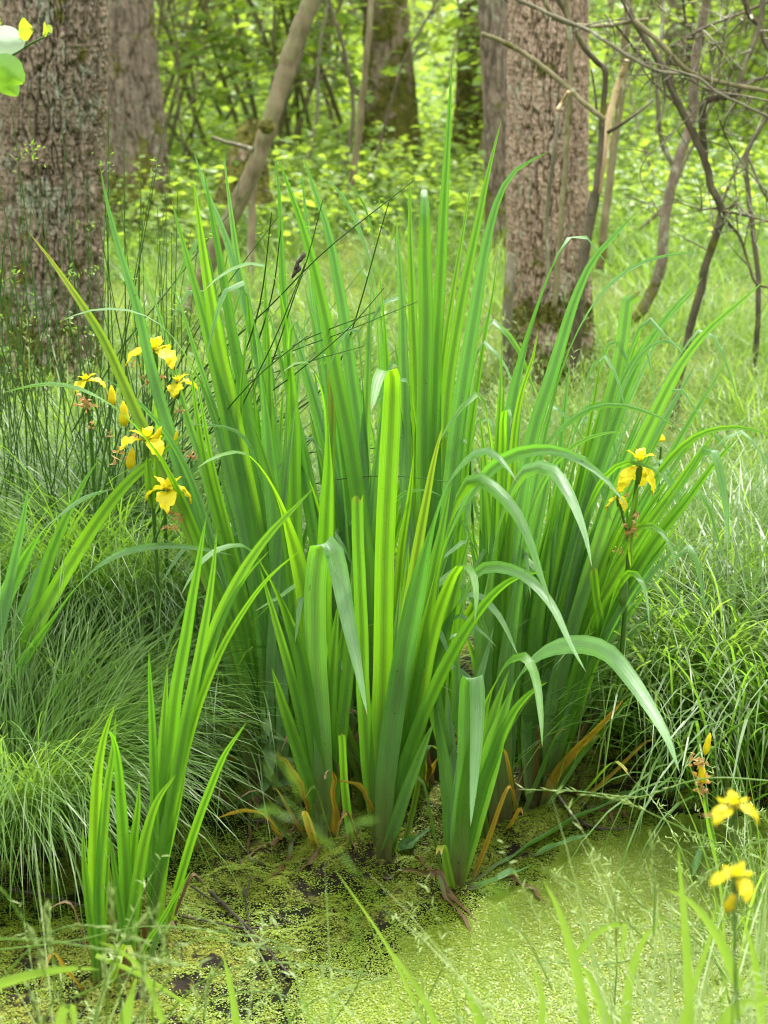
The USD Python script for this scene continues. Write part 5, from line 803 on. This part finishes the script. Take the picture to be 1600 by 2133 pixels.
for k in range(34):
    Y = mr.uniform(7.5, 15); px = mr.uniform(330, 1620); top = px + mr.normal(0, 90); by = 1066 - FPX * math.tan(PITCH - math.atan2(CAM_H - .1, Y))
    pts = [(px, by), (px + (top - px) * .3 + mr.normal(0, 14), by * .6), (px + (top - px) * .7 + mr.normal(0, 18), by * .2), (top, -120)]
    br = [('stem', pts, mr.uniform(5, 12), Y, ['bark_dark', 'bark_olive', 'bark_grey', 'bark_dark'][k % 4], 4)]
    for q in range(3): u = mr.uniform(.25, .9); x_, y_ = px + (top - px) * u, by * (1 - u) - 40 * u; e = mr.choice([-1, 1]) * mr.uniform(30, 110); br.append(('branch', [(x_, y_), (x_ + e * .5, y_ - mr.uniform(5, 50)), (x_ + e, y_ - mr.uniform(20, 110))], 4.5, Y, 'bark_dark', 2))
    stem_thing('sapling', 'thin crooked bare sapling blurred between the far trunks', 'sapling', br, 'thin bare saplings in the blurred background')
def crown_tree(first_, x, y, rz, sc, label, group):
    t = UsdGeom.Xform.Define(stage, path('added_blocker_tree')); t.AddTranslateOp().Set((x, y, -.05)); t.AddRotateZOp().Set(rz); t.AddScaleOp().Set((sc,) * 3); tag(t, label, 'tree', group); LOC[str(t.GetPath())] = np.zeros(3)
    if not first_:
        g = np.random.default_rng(88); st_ = [tube(spline([(0, 0, 0), (.1, 0, 4), (0, .1, 9)], 20), np.linspace(.16, .05, 20), 10)]; pos = []
        for _ in range(40):
            z = g.uniform(1.6, 8.5); a = g.uniform(0, 6.283); L = g.uniform(1.2, 2.8) * (1.1 - abs(z - 5) / 7); e = np.array([math.cos(a) * L, math.sin(a) * L, z + g.uniform(.1, .9)]); r = spline([(0, 0, z), e * .5 + [0, 0, z * .5 + .1], e], 8); st_.append(tube(r, np.linspace(.04, .008, 8), 5, cap=False)); pos.append(r[g.integers(2, 8, 45)] + g.normal(0, .32, (45, 3)))
        pos = np.vstack(pos); a = g.uniform(0, 6.283, len(pos)); d = unit(np.stack([np.cos(a), np.sin(a), g.uniform(-.5, .3, len(pos))], 1)); obj('trunk', cat_meshes(st_), M['bark_back'], t, smooth=False)
        obj('crown', leafcards(pos, d, unit(np.array([0, 0, 1.]) + g.normal(0, .5, d.shape)), g.uniform(.2, .34, len(pos)), .36), M['shrub'], t, smooth=False); first_.append(t.GetPath())
    else: t.GetPrim().GetReferences().AddInternalReference(first_[0]); t.GetPrim().SetInstanceable(True)
ft = []
for k in range(26):
    a = math.radians(50 + 260 * k / 25); R = mr.uniform(7.5, 10.5); crown_tree(ft, R * math.sin(a), R * math.cos(a) + 2, mr.uniform(0, 360), mr.uniform(.8, 1.1), 'leafy tree added out of view to block low side light', 'unseen trees added to block low side light')  # unseen ring of trees, added to cut low light from sides and back

# ------------------------------------------------------------------ blurred grass in the foreground
gr = np.random.default_rng(9)
def stalk(t, pts, Y, w=4.0, spike=.45, m='pale', sl=.012, sw=.0016, Y2=None, dens=60):
    n = 26; px = spline(np.array(pts, float), n); Y2 = Y if Y2 is None else Y2; sp = np.array([P(a, b, yy) for (a, b), yy in zip(px, np.linspace(Y, Y2, n))]); st_ = obj('stem', tube(sp, size(w, sp[-1]) / 2 * np.linspace(1.1, .5, n), 5, cap=False), M['grass'], t)
    if spike:
        K = int(dens * spike) + 6; q = gr.uniform(1 - spike, .999, K) * (n - 1); j = q.astype(int); f_ = (q - j)[:, None]; b = sp[j] * (1 - f_) + sp[j + 1] * f_; d = unit(sp[j + 1] - sp[j]); L = gr.uniform(.6, 1.2, K) * sl; d = unit(d + gr.normal(0, .2, d.shape)); W = unit(np.cross(d, gr.normal(size=d.shape)))
        v = np.stack([b, b + d * L[:, None] * .5 + W * sw / 2, b + d * L[:, None], b + d * L[:, None] * .5 - W * sw / 2], 1).reshape(-1, 3); f = np.arange(K)[:, None] * 4 + np.arange(4)[None]; obj('seed_head', (v, f), M[m], st_, smooth=False)
def blade(t, pts, Y, w, m='grass', Y2=None, yaw=0):
    n = 22; px = spline(np.array(pts, float), n); Y2 = Y if Y2 is None else Y2; sp = np.array([P(a, b, yy) for (a, b), yy in zip(px, np.linspace(Y, Y2, n))]); s = np.linspace(0, 1, n); v, f, uv = ribbon(sp, np.tile([math.cos(yaw), math.sin(yaw), 0], (n, 1)), size(w, sp[n // 2]) * (1 - s ** 3), .12, 3); obj('blade', (v, f), M[m], t)
t = thing('grass_plant', 'blurred pale grass with seed heads along the bottom left edge', 'grass plant', P(150, 2200, 1.3))
for pts, sp_ in [([(60, 2200), (110, 2080), (108, 1990), (100, 1890)], .45), ([(130, 2200), (125, 2050), (100, 1960), (92, 1885)], .3), ([(260, 2200), (250, 2080), (240, 1980), (228, 1850)], .3), ([(290, 2200), (300, 2080), (295, 1990), (290, 1960)], .6), ([(-40, 1820), (10, 1860), (40, 1905), (75, 1960), (95, 2040)], .5), ([(-40, 2100), (30, 2010), (110, 1940), (200, 1930), (300, 1960)], .4),
    ([(-40, 1955), (100, 1960), (250, 1985), (380, 2010)], .5), ([(90, 2180), (70, 2090), (60, 2060), (85, 2133)], .5), ([(180, 2190), (215, 2060), (260, 1960), (330, 1890)], .35), ([(320, 2190), (318, 2080), (330, 2000), (345, 1940)], .5), ([(220, 2190), (222, 2120), (222, 2060), (216, 2000)], .4)]: stalk(t, pts, gr.uniform(1.15, 1.4), 4.5, sp_, sw=.0024)
for pts, w in [([(240, 2220), (262, 2120), (285, 2032)], 26), ([(-60, 2070), (60, 2032), (150, 2018), (210, 2020)], 24), ([(120, 2180), (130, 2110), (150, 2100), (158, 2160)], 22), ([(340, 2130), (300, 2030), (250, 1980), (200, 1960)], 14)]: blade(t, pts, 1.25, w)
t = thing('grass_plant', 'thin flowering grass whose pale stalks arch across the bottom middle', 'grass plant', P(500, 2250, 1.35))
for pts, sp_ in [([(-60, 1985), (150, 1960), (300, 1930), (450, 1940), (560, 1958), (625, 1982)], .5), ([(150, 2080), (300, 2010), (420, 1955), (500, 1966), (620, 1980)], .3), ([(300, 2190), (400, 2060), (520, 2010), (640, 2010), (770, 2032)], .5), ([(360, 2200), (420, 2080), (470, 1990), (500, 1960), (396, 1895)], .3), ([(560, 2200), (620, 2110), (690, 2070), (800, 2040)], .4), ([(330, 2200), (430, 2090), (540, 2065), (640, 2090)], .5), ([(250, 2160), (350, 2040), (340, 1960), (310, 1900)], .4), ([(640, 2200), (700, 2120), (740, 2060), (760, 2000)], .5), ([(420, 2200), (425, 2120), (432, 2060), (440, 2030)], .6), ([(800, 2210), (860, 2130), (900, 2060), (930, 2000)], .5)]: stalk(t, pts, gr.uniform(1.3, 1.6), 4, sp_)
for pts, w in [([(505, 2240), (485, 2080), (464, 1985)], 18), ([(200, 1990), (290, 2030), (370, 2080), (440, 2133)], 12), ([(920, 2200), (860, 2080), (800, 1960), (690, 1800)], 8)]: blade(t, pts, 1.45, w)
t = thing('grass_plant', 'very blurred grass panicle hanging before the front iris feet', 'grass plant', P(860, 2300, 1.0))
stalk(t, [(900, 2250), (850, 1990), (790, 1880), (700, 1770), (600, 1670), (560, 1610)], .72, 3.4, .4, 'sedge', .01, .0018, .76, 26)
for pts in [[(640, 1715), (600, 1700), (570, 1690)], [(690, 1760), (720, 1730), (745, 1715)], [(770, 1850), (740, 1920), (735, 1980)], [(620, 1690), (620, 1640), (600, 1600)]]: stalk(t, pts, .7, 1.1, .8, 'sedge', .011, .002, dens=6)
for dx in (0, 40, 75): stalk(t, [(1000 + dx, 2250), (1010 + dx, 2080), (1020 + dx * .6, 1960), (1010 + dx * .5, 1860)], .6, 1.1, .6, 'sedge', .008, .0014, dens=24)
t = thing('grass_plant', 'loose grass with upright green blades over the pond at lower right', 'grass plant', P(1250, 2250, 1.35))
for pts, w in [([(1230, 2230), (1205, 2040), (1165, 1900), (1130, 1830)], 22), ([(1440, 2230), (1432, 2000), (1420, 1850), (1412, 1760)], 20), ([(1300, 2200), (1310, 2060), (1340, 1960), (1390, 1910)], 20), ([(1540, 2060), (1500, 1960), (1440, 1880), (1380, 1850)], 20), ([(1280, 2220), (1260, 2120), (1230, 2040), (1200, 2000)], 22), ([(1120, 2200), (1130, 2100), (1120, 2040), (1100, 2000)], 14), ([(1010, 2200), (1000, 2130), (980, 2080), (960, 2040)], 20), ([(940, 2220), (910, 2140), (870, 2060), (800, 1960)], 14), ([(1200, 1990), (1250, 1940), (1300, 1930), (1290, 2010)], 14), ([(1480, 2230), (1520, 2120), (1570, 2090), (1640, 2080)], 40), ([(1400, 2200), (1450, 2040), (1480, 1950), (1490, 1880)], 14), ([(1590, 2200), (1580, 2050), (1560, 1950), (1540, 1900)], 18)]: blade(t, pts, gr.uniform(1.25, 1.5), w)
for pts, sp_ in [([(1640, 1630), (1500, 1620), (1420, 1632), (1330, 1660), (1200, 1648), (1090, 1645)], .6), ([(1560, 1800), (1480, 1750), (1400, 1715), (1300, 1670), (1220, 1655)], .4), ([(1360, 1975), (1300, 1915), (1220, 1860), (1155, 1818)], .4), ([(1640, 1850), (1500, 1920), (1350, 1930), (1200, 1925)], .4), ([(1560, 2100), (1450, 1960), (1330, 1880), (1290, 1825)], .35), ([(1362, 1950), (1364, 1850), (1358, 1790), (1356, 1745)], .6), ([(1280, 2100), (1285, 2000), (1282, 1900), (1278, 1860)], .5), ([(1640, 1740), (1560, 1760), (1500, 1800), (1440, 1850)], .4), ([(1150, 2060), (1100, 1960), (1060, 1920), (1050, 1895)], .4), ([(1600, 2010), (1500, 1985), (1380, 1990), (1240, 2010), (1120, 2000)], .5)]: stalk(t, pts, gr.uniform(1.4, 1.7), 3.6, sp_)
def fore(label, n, x0, x1, Y0, Y1, top, seed, m='grass', seeds=18):
    """A thicket of thin grass that stands below the picture's edge, its tips reaching up to the row top."""
    g = np.random.default_rng(seed); t = thing('grass_plant', label, 'grass plant', (float(P((x0 + x1) / 2, 2100, (Y0 + Y1) / 2)[0]), (Y0 + Y1) / 2, 0)); yy = g.uniform(Y0, Y1, n); xx = np.array([P(g.uniform(x0, x1), 2000, y)[0] for y in yy]); b = np.stack([xx, yy, 0 * yy - .02], 1)
    L = np.array([P(800, top + g.uniform(0, 320), y)[2] for y in yy]) * g.uniform(1.0, 1.25, n) + .03
    v, f, sp = blades(b, g.uniform(0, 6.283, n), np.maximum(L, .1), g.uniform(0, .3, n), g.uniform(.3, 1.9, n), g.uniform(.0016, .0042, n), g, 9, .8); tag(obj('blades', (v, f), M[m], t, smooth=False), kind='stuff')
    if seeds:
        i = g.choice(n, min(seeds, n), False); K = 26; ii = np.repeat(i, K); q = g.uniform(.55, .999, len(ii)) * 9; j = q.astype(int); fq = (q - j)[:, None]; bb = sp[ii, j] * (1 - fq) + sp[ii, j + 1] * fq
        w, h, _ = blades(bb, g.uniform(0, 6.283, len(ii)), g.uniform(.006, .014, len(ii)), g.uniform(.2, 1.4, len(ii)), g.uniform(.1, .6, len(ii)), g.uniform(.0018, .003, len(ii)), g, 2); tag(obj('seed_heads', (w, h), M['pale'], t, smooth=False), kind='stuff')
fore('dense blurred thin grass filling the bottom right corner', 260, 1280, 1700, 1.15, 1.7, 1860, 1, 'pale', seeds=80)
fore('sparse thin grass at the bottom edge before the duckweed', 80, 480, 1250, 1.15, 1.5, 1990, 2, seeds=40)
fore('thin grass in the bottom left corner over the dark water', 90, -100, 480, 1.15, 1.5, 1960, 3, 'pale', seeds=40)
fore('thin grass growing along the right edge above the pond', 160, 1480, 1720, 1.75, 2.1, 1580, 4, 'grass', seeds=60)
